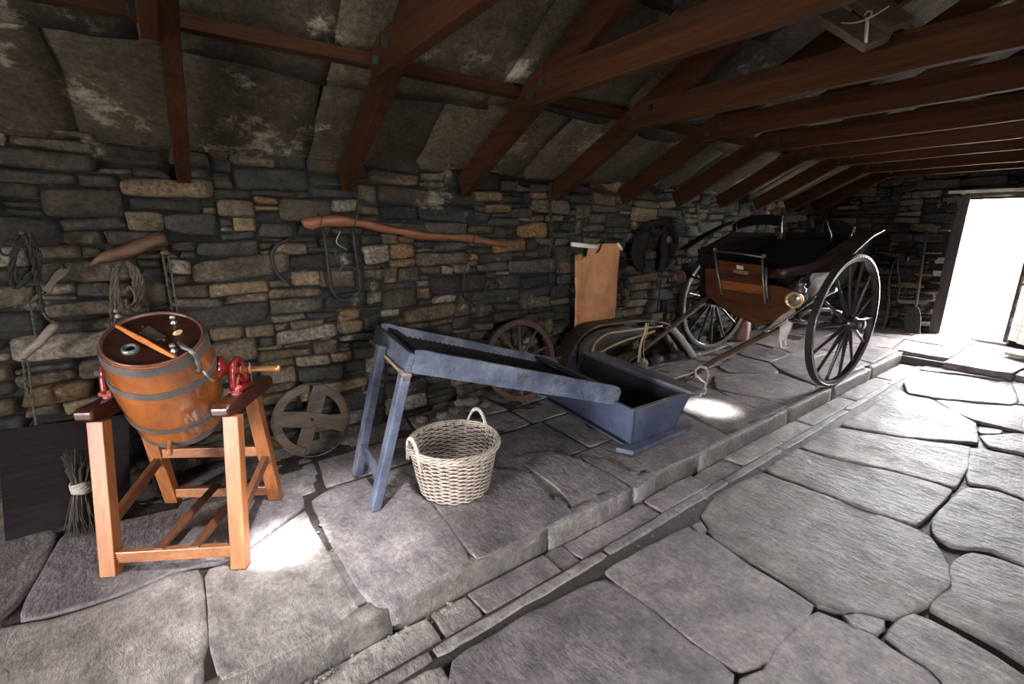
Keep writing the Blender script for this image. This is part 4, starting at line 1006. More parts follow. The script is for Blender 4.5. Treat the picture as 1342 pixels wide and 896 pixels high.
for k in range(120):
    a = rnd.uniform(0, 6.28); t = math.sqrt(rnd.random()); r1 = t * .028; r0 = t * .075; r2 = t * .035 + .01
    j = lambda s: Vector((rnd.gauss(0, s), rnd.gauss(0, s), 0))
    dr = Vector((math.cos(a), math.sin(a), 0)); zt = rnd.uniform(.40, .52)
    mb.tube([cB + dr * r0 + j(.006) + Zc * (ZP + rnd.uniform(.002, .03)), cB + dr * (r0 * .7) + j(.006) + Zc * .22 + Vector((.005, 0, 0)), cB + dr * r1 + Zc * .345 + Vector((.02, 0, 0)), cB + dr * r2 + j(.006) + Zc * .44 + Vector((.03, 0, 0)), cB + dr * (r2 + .008) + j(.01) + Zc * zt + Vector((.04, .01, 0))], [.0022, .0026, .003, .0026, .0016], 4)
mb.build('twigs', M_twig, bz)
mb = MB(); 
for h in range(5): mb.tube([cB + Vector((.02 + .034 * math.cos(t), .034 * math.sin(t), .325 + h * .010 + .004 * math.sin(t * 2 + h))) for t in [k * PI / 10 for k in range(20)]], .0065, 6, closed=True)
mb.build('binding', M_bind, bz)
# ------------------------------------------------------------------ things hanging on the wall
YW = 2.99
M_rope = simple('old_rope', (.060, .052, .042), .9, var=.4, scale=40, bmp=.8, dist=.004)
M_roped = simple('dark_rope', (.016, .014, .012), .9, var=.4, scale=40, bmp=.8, dist=.004)
def rope(mb, pts, r=.006, twist=True, n=5):
    P = bez(pts, n)
    if not twist: return mb.tube(P, r, 7)
    # resample finely and twist two strands
    Q = []
    for i in range(len(P) - 1):
        L = (P[i + 1] - P[i]).length; m_ = max(1, int(L / (r * 1.3)))
        Q += [P[i] + (P[i + 1] - P[i]) * k / m_ for k in range(m_)]
    Q.append(P[-1])
    for s in (0, 1):
        pp = []
        for i, q in enumerate(Q):
            t = (Q[min(i + 1, len(Q) - 1)] - Q[max(i - 1, 0)]).normalized(); x = t.orthogonal() if abs(t.y) > .9 else Vector((0, 1, 0)).cross(t).normalized(); y = t.cross(x)
            a = i * .95 + s * PI; pp.append(q + (x * math.cos(a) + y * math.sin(a)) * r * .5)
        mb.tube(pp, r * .62, 5)
    return mb
def w_(u, v, d=0.0): return hy(u, v, YW - d)
def peg(u, v, name='peg', d=.0):
    p = w_(u, v); return MB().tube([p + Vector((0, .08, .0)), p - Vector((0, .05 + d, -.012))], .007, 8)
# rope hank on the far left with a wooden toggle below
rk = thing('rope_hank', 'tangled dark rope hank hanging on the wall at the far left edge', 'rope', w_(30, 310))
mb = MB(); rnd = random.Random(2)
for k in range(4):
    a = rnd.uniform(-6, 6); rope(mb, [w_(28 + a, 308, .02), w_(18 - k * 1.5, 340 + k * 3, .03), w_(24 + a, 372 + k * 2, .02 + k * .004), w_(44 + a, 368 - k * 3, .03), w_(50 + k, 335, .03), w_(34 + a, 306, .03)], .0085)
rope(mb, [w_(20, 314, .02), w_(4, 318, .03), w_(0, 330, .03), w_(12, 334, .03), w_(26, 316, .03)], .006)
rope(mb, [w_(38, 318, .04), w_(45, 350, .04), w_(52, 385, .03), w_(57, 410, .03)], .009, True)
mb.build('coils', M_roped, rk)
p = peg(32, 308); p.build('peg', M_iron, rk)
tgl = thing('rope_toggle', 'pale wooden toggle bar on a cord, hanging slanted below the rope hank', 'toggle', w_(50, 450))
a, b2 = w_(28, 470, .04), w_(76, 424, .04); mb = MB(); n = 10
mb.tube([a + (b2 - a) * k / n + Vector((0, 0, .004 * math.sin(k))) for k in range(n + 1)], [.013, .019, .02, .019, .019, .02, .019, .018, .02, .019, .012], 10); mb.build('bar', wood('pale_toggle', (.12, .095, .078), (.25, .20, .165), 'X', .8), tgl)
mb = MB(); rope(mb, [w_(36, 389, .03), w_(42, 412, .035), w_(47, 442, .045)], .005); rope(mb, [w_(57, 410, .035), w_(66, 420, .045), w_(76, 424, .055)], .007)
rope(mb, [w_(30, 470, .055), w_(34, 505, .03), w_(43, 530, .02), w_(49, 563, .015)], .006); rope(mb, [w_(36, 472, .05), w_(40, 500, .03), w_(47, 560, .015)], .005)
mb.ellipsoid(w_(49, 566, .02), (.016, .012, .012)); mb.build('cord', M_rope, tgl)
hk = thing('wooden_hook', 'short grey wooden swivel bar with an eye hole, right of the dark rope hank', 'hook', w_(72, 365))
mb = MB(); a, b2 = w_(58, 382, .03), w_(90, 347, .04); d_ = (b2 - a).normalized(); x_ = Vector((0, 1, 0)).cross(d_)
mb.slab([a + (b2 - a) * t + x_ * (.016 + .004 * math.cos(t * 9)) for t in [k / 10 for k in range(11)]], [a + (b2 - a) * t - x_ * (.016 + .004 * math.cos(t * 9 + 1)) for t in [k / 10 for k in range(11)]], Vector((0, .022, 0))); mb.build('bar', wood('grey_bar', (.035, .028, .02), (.11, .085, .062), 'X', .8), hk, .004)
MB().lathe([(.0, 0), (.010, 0), (.010, .003), (0, .003)], w_(84, 350, .043), (0, -1, 0), 14).build('eye_hole', M_black, hk)
MB().tube([a, w_(50, 388, .02), w_(42, 394, .02)], .009, 8).build('shank', M_rope, hk)
# branch stub from the wall
mb = MB(); P = bez([w_(118, 348, .05), w_(140, 336, .06), w_(170, 328, .06), w_(195, 318, .05), w_(214, 312, .03)], 4)
mb.tube(P, [.010 + .018 * min(1, k / 5) + .010 * (k / len(P)) for k in range(len(P))], 12); mb.rough(.008, 22, 3); o = mb.build('branch_stub', wood('red_branch', (.03, .014, .007), (.13, .055, .022), 'X', .6), None); tag(o, 'knotty brown branch stub on the wall above the coil of rope', 'branch')
# coil of rope behind the churn
mb = MB(); rnd = random.Random(5)
for k in range(3):
    o1, o2 = rnd.uniform(-3, 3), rnd.uniform(-8, 6)
    rope(mb, [w_(158 + o1, 342, .05), w_(149 + k * 2, 360, .05), w_(151 + k * 4, 395 + o2, .04 + k * .006), w_(170 + o1, 410 - k * 3, .05), w_(186 - k * 3, 395 + o2, .05), w_(184 - k * 5, 360, .06), w_(166 + o1, 342, .06)], .010)
rope(mb, [w_(150, 350, .06), w_(146, 380, .05), w_(146, 425, .05)], .008); rope(mb, [w_(154, 350, .07), w_(152, 385, .05), w_(151, 428, .05)], .008)
rope(mb, [w_(163, 384, .08), w_(172, 376, .09), w_(178, 392, .09), w_(170, 402, .09), w_(164, 392, .09)], .009)
o = mb.build('rope_coil', simple('tan_rope', (.075, .060, .044), .9, var=.4, scale=40, bmp=.8, dist=.004)); tag(o, 'coil of tan rope hanging on the wall right behind the churn lid', 'rope')
mb = MB(); rope(mb, [w_(213, 333, .03), w_(216, 350, .03), w_(221, 380, .02), w_(226, 407, .02)], .0055); rope(mb, [w_(220, 334, .03), w_(224, 352, .03), w_(229, 385, .02), w_(233, 408, .02)], .005); mb.ellipsoid(w_(216, 331, .03), (.02, .012, .012))
rope(mb, [w_(191, 385, .03), w_(195, 410, .03)], .004)
o = mb.build('cord', M_rope); tag(o, 'pair of thin cords hanging above the right half of the churn lid', 'cord')
# long pole slung on the wall
pl = thing('branch_pole', 'long curved reddish branch pole slung horizontally along the wall', 'pole', w_(530, 305))
P = bez([w_(396, 293, .07), w_(430, 289, .08), w_(465, 291, .08), (w_(510, 301, .08)), w_(560, 309, .08), w_(620, 313, .08), w_(664, 321, .07)], 6)
mb = MB(); mb.tube(P, [(.034 if k > 1 else .024 + .005 * k) * (1 - .4 * k / len(P)) + .003 * math.sin(k * .9) for k in range(len(P))], 14); mb.rough(.010, 12, 2).rough(.004, 40, 5)
mb.build('pole', wood('peeled_branch', (.10, .035, .014), (.30, .12, .05), 'X', .5, scale=.8), pl)
mb = MB(); 
for q in ((416, 280, 420, 296), (466, 250, 465, 296), (619, 275, 620, 318)):
    a, b2 = w_(q[0], q[1], .0), w_(q[2], q[3], .12); mb.tube([a, (a + b2) / 2 + Vector((0, -.07, .01)), b2], .004, 6)
mb.build('sling', simple('rust_wire', (.045, .03, .025), .7, .4), pl)
M_rod = simple('dark_rod', (.02, .016, .014), .6, .4, var=.4, scale=20)
def loop(name, pts, r_, lab, cat, twist=False, mat=None):
    mb = MB(); 
    if twist: rope(mb, pts, r_)
    else: mb.tube(bez(pts, 5), r_, 8)
    o = mb.build(name, mat or M_rod); tag(o, lab, cat); return o
loop('iron_loop', [w_(424, 300, .04), w_(428, 330, .03), w_(434, 375, .03), (w_(443, 390, .03)), w_(455, 392, .03), w_(469, 386, .03), w_(472, 370, .03), w_(467, 335, .03), w_(463, 300, .04)], .0085, 'U shaped dark iron loop hanging under the left part of the branch pole', 'iron loop')
loop('wire_hook', [w_(446, 303, .05), w_(441, 318, .04), w_(455, 327, .04)], .0035, 'thin bent wire under the pole between the arms of the iron loop', 'wire', mat=simple('pale_wire', (.3, .28, .24), .5, .5))
loop('bent_sickle', [w_(382, 312, .04), w_(366, 320, .04), w_(357, 332, .03), w_(360, 350, .03), w_(368, 363, .03), w_(380, 372, .03)], .009, 'curved sickle shaped iron hanging on the wall left of the pole end', 'sickle')
o = MB().tube([w_(368, 322, .05), w_(384, 312, .05)], .013, 10); 
loop('wire_ring', [w_(617, 322, .03), w_(610, 350, .03), w_(608, 375, .03), w_(612, 390, .03), w_(625, 395, .03), w_(635, 388, .03), w_(639, 365, .03), w_(636, 345, .03), w_(622, 322, .04)], .005, 'long thin wire ring hanging under the right end of the branch pole', 'wire ring')
# harness straps at the fourth rafter
mb = MB(); rope(mb, [w_(722, 238, .03), w_(721, 270, .03), w_(723, 300, .03), w_(724, 318, .04)], .014); rope(mb, [w_(724, 318, .04), w_(731, 340, .03), w_(735, 378, .02)], .007); rope(mb, [w_(723, 316, .05), w_(719, 340, .03), w_(723, 372, .02)], .006)
mb.tube(bez([w_(741, 318, .03), w_(750, 300, .03), w_(757, 290, .03)], 4), .006, 6)
o = mb.build('harness_strap', M_roped); tag(o, 'dark harness straps hanging down the wall left of the canvas sheet', 'harness strap')
# canvas sheet on a white roller
cs = thing('canvas_sheet', 'rust orange canvas sheet hanging from a white roller on the wall', 'canvas sheet', w_(782, 320))
nx_, nz_ = 26, 40; vs = []
tl, tr_, bl, br_ = w_(753, 338, .04), w_(812, 320, .04), w_(752, 447, .05), w_(806, 432, .05)
for j in range(nz_ + 1):
    for i in range(nx_ + 1):
        s, t = i / nx_, j / nz_; top_ = tl.lerp(tr_, s)
        ztop = w_(753, 334 if s < .25 else 320, .04).z if s < .34 else w_(790, 319, .04).z
        sag = (.055 * max(0, 1 - abs(s - .42) * 6))
        p = Vector((top_.x, 0, 0)).lerp(Vector((bl.x + (br_.x - bl.x) * s, 0, 0)), t); z = ztop * (1 - t) + (bl.z + (br_.z - bl.z) * s) * t
        fold = .012 * math.sin(s * 9 + t * 3) * (.4 + t) + .010 * noise.noise(Vector((s * 4, t * 6, 1))) + .012 * math.exp(-((s - t * .8 - .5) * 7) ** 2)
        if s < .34 and t < .1: z -= .03 * (s / .34)
        vs.append(Vector((p.x + .004 * noise.noise(Vector((t * 8, s * 3, 2))), YW - .045 - fold, z)))
mb = MB(); mb.add(vs, [(j * (nx_ + 1) + i, j * (nx_ + 1) + i + 1, (j + 1) * (nx_ + 1) + i + 1, (j + 1) * (nx_ + 1) + i) for j in range(nz_) for i in range(nx_)], True)
o = mb.build('canvas', simple('rust_canvas', (.44, .20, .09), .85, var=.3, scale=5, bmp=.3, spots=(6, .62, (.25, .10, .05))), cs); sm = o.modifiers.new('thick', 'SOLIDIFY'); sm.thickness = .003
a, b2 = w_(749, 320, .055), w_(781, 323, .055); MB().tube([a, b2], .019, 14).build('roller', simple('white_roller', (.75, .72, .68), .5, var=.1), cs)
a, b2 = w_(809, 319, .055), w_(815, 327, .055); MB().tube([a, b2], .014, 12).build('roller', simple('white_roller_end', (.7, .66, .62), .5, var=.1), cs)
a = w_(786, 322, .06); MB().tube(bez([a + Vector((.02, 0, .02)), a + Vector((.0, 0, -.03)), a + Vector((-.04, 0, -.06))], 4), .009, 8).build('tie', M_roped, cs)
MB().tube([w_(757, 320, .04), w_(762, 290, .02)], .003, 5).build('string', M_roped, cs); MB().tube([w_(810, 320, .04), w_(800, 288, .02)], .003, 5).build('string', M_roped, cs)
MB().ellipsoid(w_(760, 337, .06), (.04, .02, .03), jit=.4).build('rolled_corner', simple('brown_cloth', (.2, .1, .05), .9), cs)
# black harness pads
M_leath = simple('black_leather', (.012, .011, .011), .5, var=.3, scale=20, bmp=.4)
M_leath.node_tree.nodes['Principled BSDF'].inputs['Specular IOR Level'].default_value = .08; M_leath.node_tree.nodes['Principled BSDF'].inputs['Roughness'].default_value = .8
hp_ = thing('horse_harness', 'black leather harness with two drooping pads hanging on the wall left of the cart', 'harness', w_(858, 295))
for (pts, wd_) in (([(848, 298), (841, 312), (837, 330), (838, 345), (840, 357)], [.05, .11, .12, .09, .02]), ([(874, 300), (873, 318), (872, 335), (869, 348), (867, 357)], [.05, .075, .075, .05, .012])):
    C_ = bez([w_(u, v, .05) for u, v in pts], 4); n = len(C_); W__ = []
    for k in range(n):
        f = k / (n - 1) * (len(wd_) - 1); i = min(int(f), len(wd_) - 2); W__.append(wd_[i] + (wd_[i + 1] - wd_[i]) * (f - i))
    vs = []; m_ = 8
    for k, c in enumerate(C_):
        for i in range(m_): a = 2 * PI * i / m_; vs.append(c + Vector((W__[k] * math.cos(a), .028 * math.sin(a), 0)))
    mb = MB(); mb.add(vs, [(k * m_ + i, k * m_ + (i + 1) % m_, (k + 1) * m_ + (i + 1) % m_, (k + 1) * m_ + i) for k in range(n - 1) for i in range(m_)] + [tuple(range(m_)), tuple((n - 1) * m_ + i for i in range(m_))], True); mb.rough(.01, 7, 1); mb.build('pad', M_leath, hp_)
mb = MB(); rope(mb, [w_(843, 302, .07), w_(850, 294, .08), w_(862, 290, .08), w_(874, 294, .08), w_(884, 306, .07), w_(886, 318, .06)], .028, False); rope(mb, [w_(852, 300, .08), w_(864, 305, .09), w_(872, 296, .09)], .02, False); mb.rough(.012, 14, 6); mb.build('top_band', M_leath, hp_)
MB().lathe([(.0, 0), (.035, 0), (.03, .02), (0, .022)], w_(876, 314, .08), (0, -1, 0), 16).build('rust_boss', simple('rust_boss', (.14, .07, .05), .6), hp_)
MB().tube([w_(868, 350, .05), w_(864, 385, .04), w_(861, 410, .04)], .006, 6).build('strap', M_leath, hp_)
# ------------------------------------------------------------------ tools on the far gable
XW = XR - .06
def fx(u, v, d=0.0): return hx(u, v, XW - d)
M_tool = wood('tool_handle', (.04, .033, .028), (.11, .09, .075), 'Z', .7); M_tiron = simple('tool_iron', (.03, .028, .028), .5, .5)
sh = thing('shovel', 'long handled shovel leaning on the far wall just left of the doorway', 'shovel', fx(1198, 436, .25))
top_ = fx(1215, 302, .03); bot = fx(1200, 402, .16); MB().tube([top_, (top_ + bot) / 2, bot], .017, 10).build('handle', M_tool, sh)
f = hz(1197, 437, ZP); P = [bot, bot.lerp(f, .5), f]; wS = [.035, .10, .085]
vs = []; yv = Vector((0, 1, 0))
A_ = [P[0] + yv * .03, P[0].lerp(P[2], .25) + yv * .10, P[1] + yv * .115, P[2] + yv * .09]; B_ = [P[0] - yv * .03, P[0].lerp(P[2], .25) - yv * .06, P[1] - yv * .07, P[2] - yv * .07]
A_ = [Vector((p.x, p.y, max(p.z, ZP + .004))) for p in A_]; B_ = [Vector((p.x, p.y, max(p.z, ZP + .004))) for p in B_]
MB().slab(A_, B_, (-.012, 0, 0)).build('blade', M_tiron, sh, .003)
for (u0, v0, u1, v1, lab, r_) in ((1172, 340, 1157, 432, 'thin dark tool shaft leaning on the far wall left of the shovel', .013), (1180, 330, 1176, 392, 'short faint stick on the far wall nearest left of the shovel', .010)):
    a, b2 = fx(u0, v0, .03), (hz(u1, v1, ZP + .01) if v1 > 400 else fx(u1, v1, .06)); b2.x = min(b2.x, XW - .05); mb = MB(); P = [a.lerp(b2, k / 8) + Vector((0, .02 * math.sin(k * .8), 0)) for k in range(9)]; mb.tube(P, r_, 8); o = mb.build('tool_shaft', M_tool); tag(o, lab, 'tool shaft', 'tool shafts on the far wall')
for (u0, v0, u1, v1, x, lab) in ((1062, 262, 1037, 300, XW, 'pale pole in the far left corner, leftmost of the two behind the cart'), (1085, 262, 1074, 300, XW, 'pale pole in the far left corner, right of the other one behind the cart')):
    a, b2 = hx(u0, v0, x - .05), hx(u1, v1, x - .3); a.y = min(a.y, 2.95); b2.y = min(b2.y, 2.9); d_ = (b2 - a); b2 = a + d_ * ((a.z - ZP - .01) / (a.z - b2.z)); b2.y = min(b2.y, 2.95); o = MB().tube([a, b2], .016, 8).build('wooden_pole', M_tool); tag(o, lab, 'pole', 'poles in the far corner')
p = fx(1190, 336, .05); mb = MB(); mb.tube([p + Vector((.06, 0, .03)), p + Vector((0, 0, .03)), p - Vector((0, 0, .06))], .02, 8).ellipsoid(p - Vector((.01, 0, 0)), (.03, .035, .03)); o = mb.build('padlock', simple('shiny_iron', (.05, .05, .05), .2, .9)); tag(o, 'small dark padlock like fitting on the far wall left of the shovel top', 'wall fitting')
o = MB().prism([hz(u, v, ZP + .002) for u, v in ((1312, 459), (1342, 462), (1380, 472), (1340, 470), (1316, 464))], (0, 0, .035)); o.rough(.006, 12); o = o.build('wood_block', W_leaf, None, .004); tag(o, 'flat wood block on the floor by the pale door leaf', 'wood block')
# ------------------------------------------------------------------ two wheeled cart
nK = Vector((math.sin(.24), math.cos(.24), 0)); fK = Vector((-math.cos(.15), math.sin(.15), 0)); OK = Vector((4.83, 2.135, 0))
Mk = Matrix((fK, nK, Zc)).transposed(); Mki = Mk.inverted(); CL = Mki @ (CAM - OK)
def K(a, b, z): return OK + Mk @ Vector((a, b, z))
def KA(u, v, a): e = Mki @ ray(u, v); return OK + Mk @ (CL + e * ((a - CL.x) / e.x))
def KB(u, v, b): e = Mki @ ray(u, v); return OK + Mk @ (CL + e * ((b - CL.y) / e.y))
M_cart = wood('cart_panel', (.022, .008, .005), (.12, .036, .012), 'Y', .38, scale=.6, coat=.5)
M_cdark = simple('dark_cart_paint', (.010, .007, .006), .9, var=.4, scale=10, bmp=.1); M_cdark.node_tree.nodes['Principled BSDF'].inputs['Specular IOR Level'].default_value = .04
M_blk = simple('black_seat_leather', (.005, .0045, .0045), .75, var=.3, scale=20, bmp=.2); M_blk.node_tree.nodes['Principled BSDF'].inputs['Specular IOR Level'].default_value = .12
M_pale = simple('worn_doorlit_paint', (.62, .56, .55), .4, var=.25, scale=7, bmp=.15, spots=(9, .66, (.14, .05, .03)))  # pale base paints in doorway light on the mudguard; brown spots are wear
M_cb = wood('cart_black_wood', (.014, .010, .009), (.05, .034, .028), 'X', .35, coat=.4)
M_steel = simple('bright_edge_iron', (.55, .52, .52), .25, .85, var=.15)
M_wing = simple('brown_wing', (.018, .010, .007), .9); M_wing.node_tree.nodes['Principled BSDF'].inputs['Specular IOR Level'].default_value = .05
M_ciron = simple('cart_iron', (.16, .14, .14), .4, .7, var=.3)
ct = thing('pony_cart', 'dark varnished two wheeled pony cart with tall spoked wheels and lowered shafts', 'cart', (4.83, 2.135, ZP))
# wheels
for (cx_, cy_, ya_, out) in ((4.66, 1.44, .08, -1), (5.0, 2.83, .12, 1)):
    n_ = Vector((math.sin(ya_), math.cos(ya_), .02)) * out; n_.normalize(); c_ = Vector((cx_, cy_, ZP + .588))
    wh = MB().lathe([(.53, -.022), (.572, -.026), (.572, .026), (.53, .022)], c_, n_, 110, smooth=False, closed=True).build('wheel', M_cb, ct, .004, label=('nearer' if out < 0 else 'farther') + ' tall spoked cart wheel')
    MB().lathe([(.572, -.025), (.586, -.023), (.586, .023), (.572, .025)], c_, n_, 110, smooth=False, closed=True).build('tyre', simple('worn_steel_tyre', (.07, .06, .06), .4, .6) if out > 0 else simple('dark_steel_tyre', (.04, .034, .032), .4, .6), wh)
    MB().lathe([(.560, .0235), (.566, .0265), (.571, .0265), (.572, .0235)], c_, n_, 110, closed=True).build('rim_line', M_steel, wh)
    x_ = n_.orthogonal().normalized(); y_ = n_.cross(x_)
    for k in range(14):
        a = 2 * PI * k / 14 + .1; d_ = x_ * math.cos(a) + y_ * math.sin(a); p0 = c_ + n_ * .035 + d_ * .05; p1 = c_ + d_ * .533
        MB().tube([p0.lerp(p1, i / 8) for i in range(9)], [.017, .019, .018, .016, .0135, .0125, .0125, .013, .015], 8).build('spoke', M_cb, wh)
    MB().lathe([(.0, .15), (.038, .15), (.042, .146), (.042, .10), (.052, .095), (.062, .05), (.066, .02), (.062, -.03), (.05, -.08), (.0, -.08)], c_, n_, 28).build('hub', M_cb, wh)
    MB().lathe([(.042, .10), (.0445, .10), (.0445, .146), (.042, .15)], c_, n_, 28).build('hub_band', M_ciron, wh)
a0, a1 = Vector((4.66, 1.44, ZP + .588)), Vector((5.0, 2.83, ZP + .588))
MB().bar(a0, a1, .04, .045).build('axle', M_ciron, ct, .004)
# springs
for b_ in (-.46, .46):
    mb = MB(); 
    for s_ in (1, -1):
        for l in range(3):
            P = bez([K(.42 - .08 * l, b_, .72 - .0 * l), K(.2, b_, .72 + s_ * (.05 - .011 * l)), K(0, b_, .715 + s_ * (.066 - .011 * l)), K(-.2, b_, .72 + s_ * (.05 - .011 * l)), K(-.42 + .08 * l, b_, .72)], 4)
            mb.tube(P, .009, 6)
    mb.build('leaf_spring', M_ciron, ct)
# front panel, traced at its own plane
AF = .58
def slabp(name, pts, t, mat, bev=.004, par=ct, lab=None): return MB().prism(pts, t).build(name, mat, par, bev, label=lab)
bk_ = -fK * .025
slabp('front_panel', [KA(u, v, AF) for u, v in ((938, 340), (999, 348), (1001, 400), (942, 392))], bk_, M_cart)
slabp('lower_panel', [KA(u, v, AF - .012) for u, v in ((924, 352), (938, 352), (940, 371), (1000, 377), (1001, 372), (1047, 380), (1042, 398), (1014, 424), (985, 424), (947, 404), (925, 386))], bk_, M_cart)
slabp('panel_strip', [KA(u, v, AF + .012) for u, v in ((939, 358), (1002, 365), (1002, 369), (939, 362))], bk_ * .6, M_cart, .003)
slabp('maker_plate', [KA(u, v, AF + .004) for u, v in ((965, 347), (974, 348.5), (974, 353.5), (965, 352))], bk_ * .2, simple('ivory_plate', (.5, .42, .3), .5), .001)
slabp('maker_plate', [KA(u, v, AF + .004) for u, v in ((961, 353), (980, 355.5), (980, 360.5), (961, 357))], bk_ * .2, simple('dull_brass_plate', (.20, .15, .11), .5, .4), .001)
mb = MB()
for (u0, v0, u1, v1) in ((936, 325, 946, 386), (999, 333, 1003, 398), (1004, 350, 1006, 392)):
    a, b2 = KA(u0, v0, AF + .02), KA(u1, v1, AF + .02); mb.tube([a, a.lerp(b2, .5) + fK * .01, b2], .010, 8)
mb.tube([KA(937, 329, AF + .02), KA(968, 332, AF + .02), KA(1001, 337, AF + .02)], .0075, 8)
for u, v in ((937, 327), (1001, 335)): mb.ellipsoid(KA(u, v, AF + .02), (.019, .019, .019), n=10, m=8)
mb.build('front_rail', M_ciron, ct)
# dark far side and floor of the body
slabp('side_panel', [K(.60, .40, .80), K(.60, .46, 1.30), K(.10, .50, 1.47), K(-.72, .50, 1.46), K(-.70, .42, 1.10)], nK * .02, M_cdark, lab='dark far side panel')
slabp('front_corner', [KA(u, v, AF - .03) for u, v in ((914, 326), (940, 338), (941, 392), (922, 384))], bk_, M_cdark)
mb = MB(); mb.slab([K(.76, .50, 1.30), K(.45, .50, 1.44), K(.1, .50, 1.57)], [K(.74, .64, 1.285), K(.45, .66, 1.41), K(.1, .66, 1.53)], (0, 0, .02)); mb.build('side_wing', M_cdark, ct, .004)
slabp('side_panel', [K(.55, -.46, .68), K(.50, -.47, 1.03), K(-.10, -.46, 1.22), K(-.75, -.46, 1.44), K(-.70, -.42, 1.02)], nK * .02, M_cdark, lab='dark near side panel')
slabp('body_floor', [K(.56, -.44, .70), K(.56, .42, .76), K(-.70, .42, 1.10), K(-.70, -.44, 1.02)], (0, 0, .025), M_cdark)
slabp('back_panel', [K(-.70, -.44, 1.02), K(-.70, .44, 1.08), K(-.78, .46, 1.46), K(-.78, -.46, 1.46)], fK * .02, M_cdark)
# seat cushions and curved splash rim
mb = MB(); 
cs_ = bez([K(.36, -.26, 0), K(.34, -.38, 0), K(.15, -.44, 0), K(-.6, -.44, 0)], 4) + bez([K(-.6, .44, 0), K(.12, .44, 0), K(.22, .30, 0), K(.24, -.1, 0)], 4)
lowp = []; hip = []
for p in cs_:
    a_ = (Mki @ (p - OK)).x; lowp.append(Vector((p.x, p.y, 1.02 - .22 * a_))); hip.append(Vector((p.x, p.y, 1.24 - .26 * a_)))
n = len(cs_); mb.add(lowp + hip, [tuple(range(n)), tuple(n + i for i in range(n))] + [(i, (i + 1) % n, n + (i + 1) % n, n + i) for i in range(n)]); mb.build('seat_cushion', M_blk, ct, .015)
rp = bez([KA(1001, 352, .52), KA(1012, 352, .53), KA(1028, 352, .52), KA(1044, 349, .42), K(.1, -.52, 1.235), K(-.25, -.52, 1.33)], 5)
dp = [p - Vector((0, 0, .085)) for p in rp]
mb = MB(); mb.slab(rp, dp, Vector((0, 0, 0)) + nK * .012, True); mb.build('splash_rim', simple('copper_sheen_rim', (.03, .016, .012), .4, .3), ct)
mb = MB()
for (pts, a_) in (([(963, 293), (975, 286), (992, 282), (1010, 281), (1028, 283)], -.15), ([(1083, 289), (1096, 288), (1110, 291), (1122, 298)], -.62)):
    mb2 = MB(); P = bez([KA(u, v, a_) for u, v in pts], 4); Q = [p - Vector((0, 0, .105)) for p in P]; P = [p + fK * 0 for p in P]
    mb2.slab(P, Q, fK * .035, True); mb2.build('back_rest', M_blk, ct, .01)
    for u, v, du, dv in ((pts[0][0] + 1, pts[0][1] - 1, 6, 20), (pts[-1][0] - 2, pts[-1][1], -1 if a_ > -.5 else -6, 20)):
        p0 = KA(u, v, a_ + .05); p1 = KA(u + du, v + dv, a_ + .05); mb.tube([p0, p0.lerp(p1, .5) + fK * .01, p1, p1 - Vector((0, 0, .06))], .008, 8)
mb.build('seat_iron', M_steel, ct)
# near wing board and pale mudguard
wo = [KB(u, v, -.58) for u, v in ((1092, 354), (1109, 341), (1126, 325), (1143, 310), (1159, 301))]; wi = [KB(u, v, -.46) for u, v in ((1048, 357), (1066, 343), (1088, 328), (1108, 314), (1127, 303))]
mb = MB(); mb.slab(wi, wo, (0, 0, -.016)); mb.build('side_wing', M_wing, ct, .003)
mb = MB(); mb.tube(bez(wo + [], 4), .0075, 8); mb.build('wing_edge', M_steel, ct)
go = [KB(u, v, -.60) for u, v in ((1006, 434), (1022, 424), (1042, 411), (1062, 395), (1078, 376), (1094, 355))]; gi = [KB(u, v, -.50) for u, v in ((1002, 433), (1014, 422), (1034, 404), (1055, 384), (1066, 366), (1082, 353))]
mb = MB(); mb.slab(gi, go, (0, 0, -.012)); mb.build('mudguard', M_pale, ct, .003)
mb = MB(); mb.tube(bez(go, 4), .007, 8); mb.build('mudguard_edge', M_steel, ct)
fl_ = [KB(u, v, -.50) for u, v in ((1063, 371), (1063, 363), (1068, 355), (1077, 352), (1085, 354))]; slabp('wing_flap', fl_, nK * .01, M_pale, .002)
slabp('panel_strip', [KA(u, v, AF + .003) for u, v in ((941, 366), (1001, 375), (1001, 386), (943, 378))], bk_ * .3, wood('orange_panel_strip', (.09, .026, .007), (.30, .095, .022), 'Y', .35, coat=.4), .002)
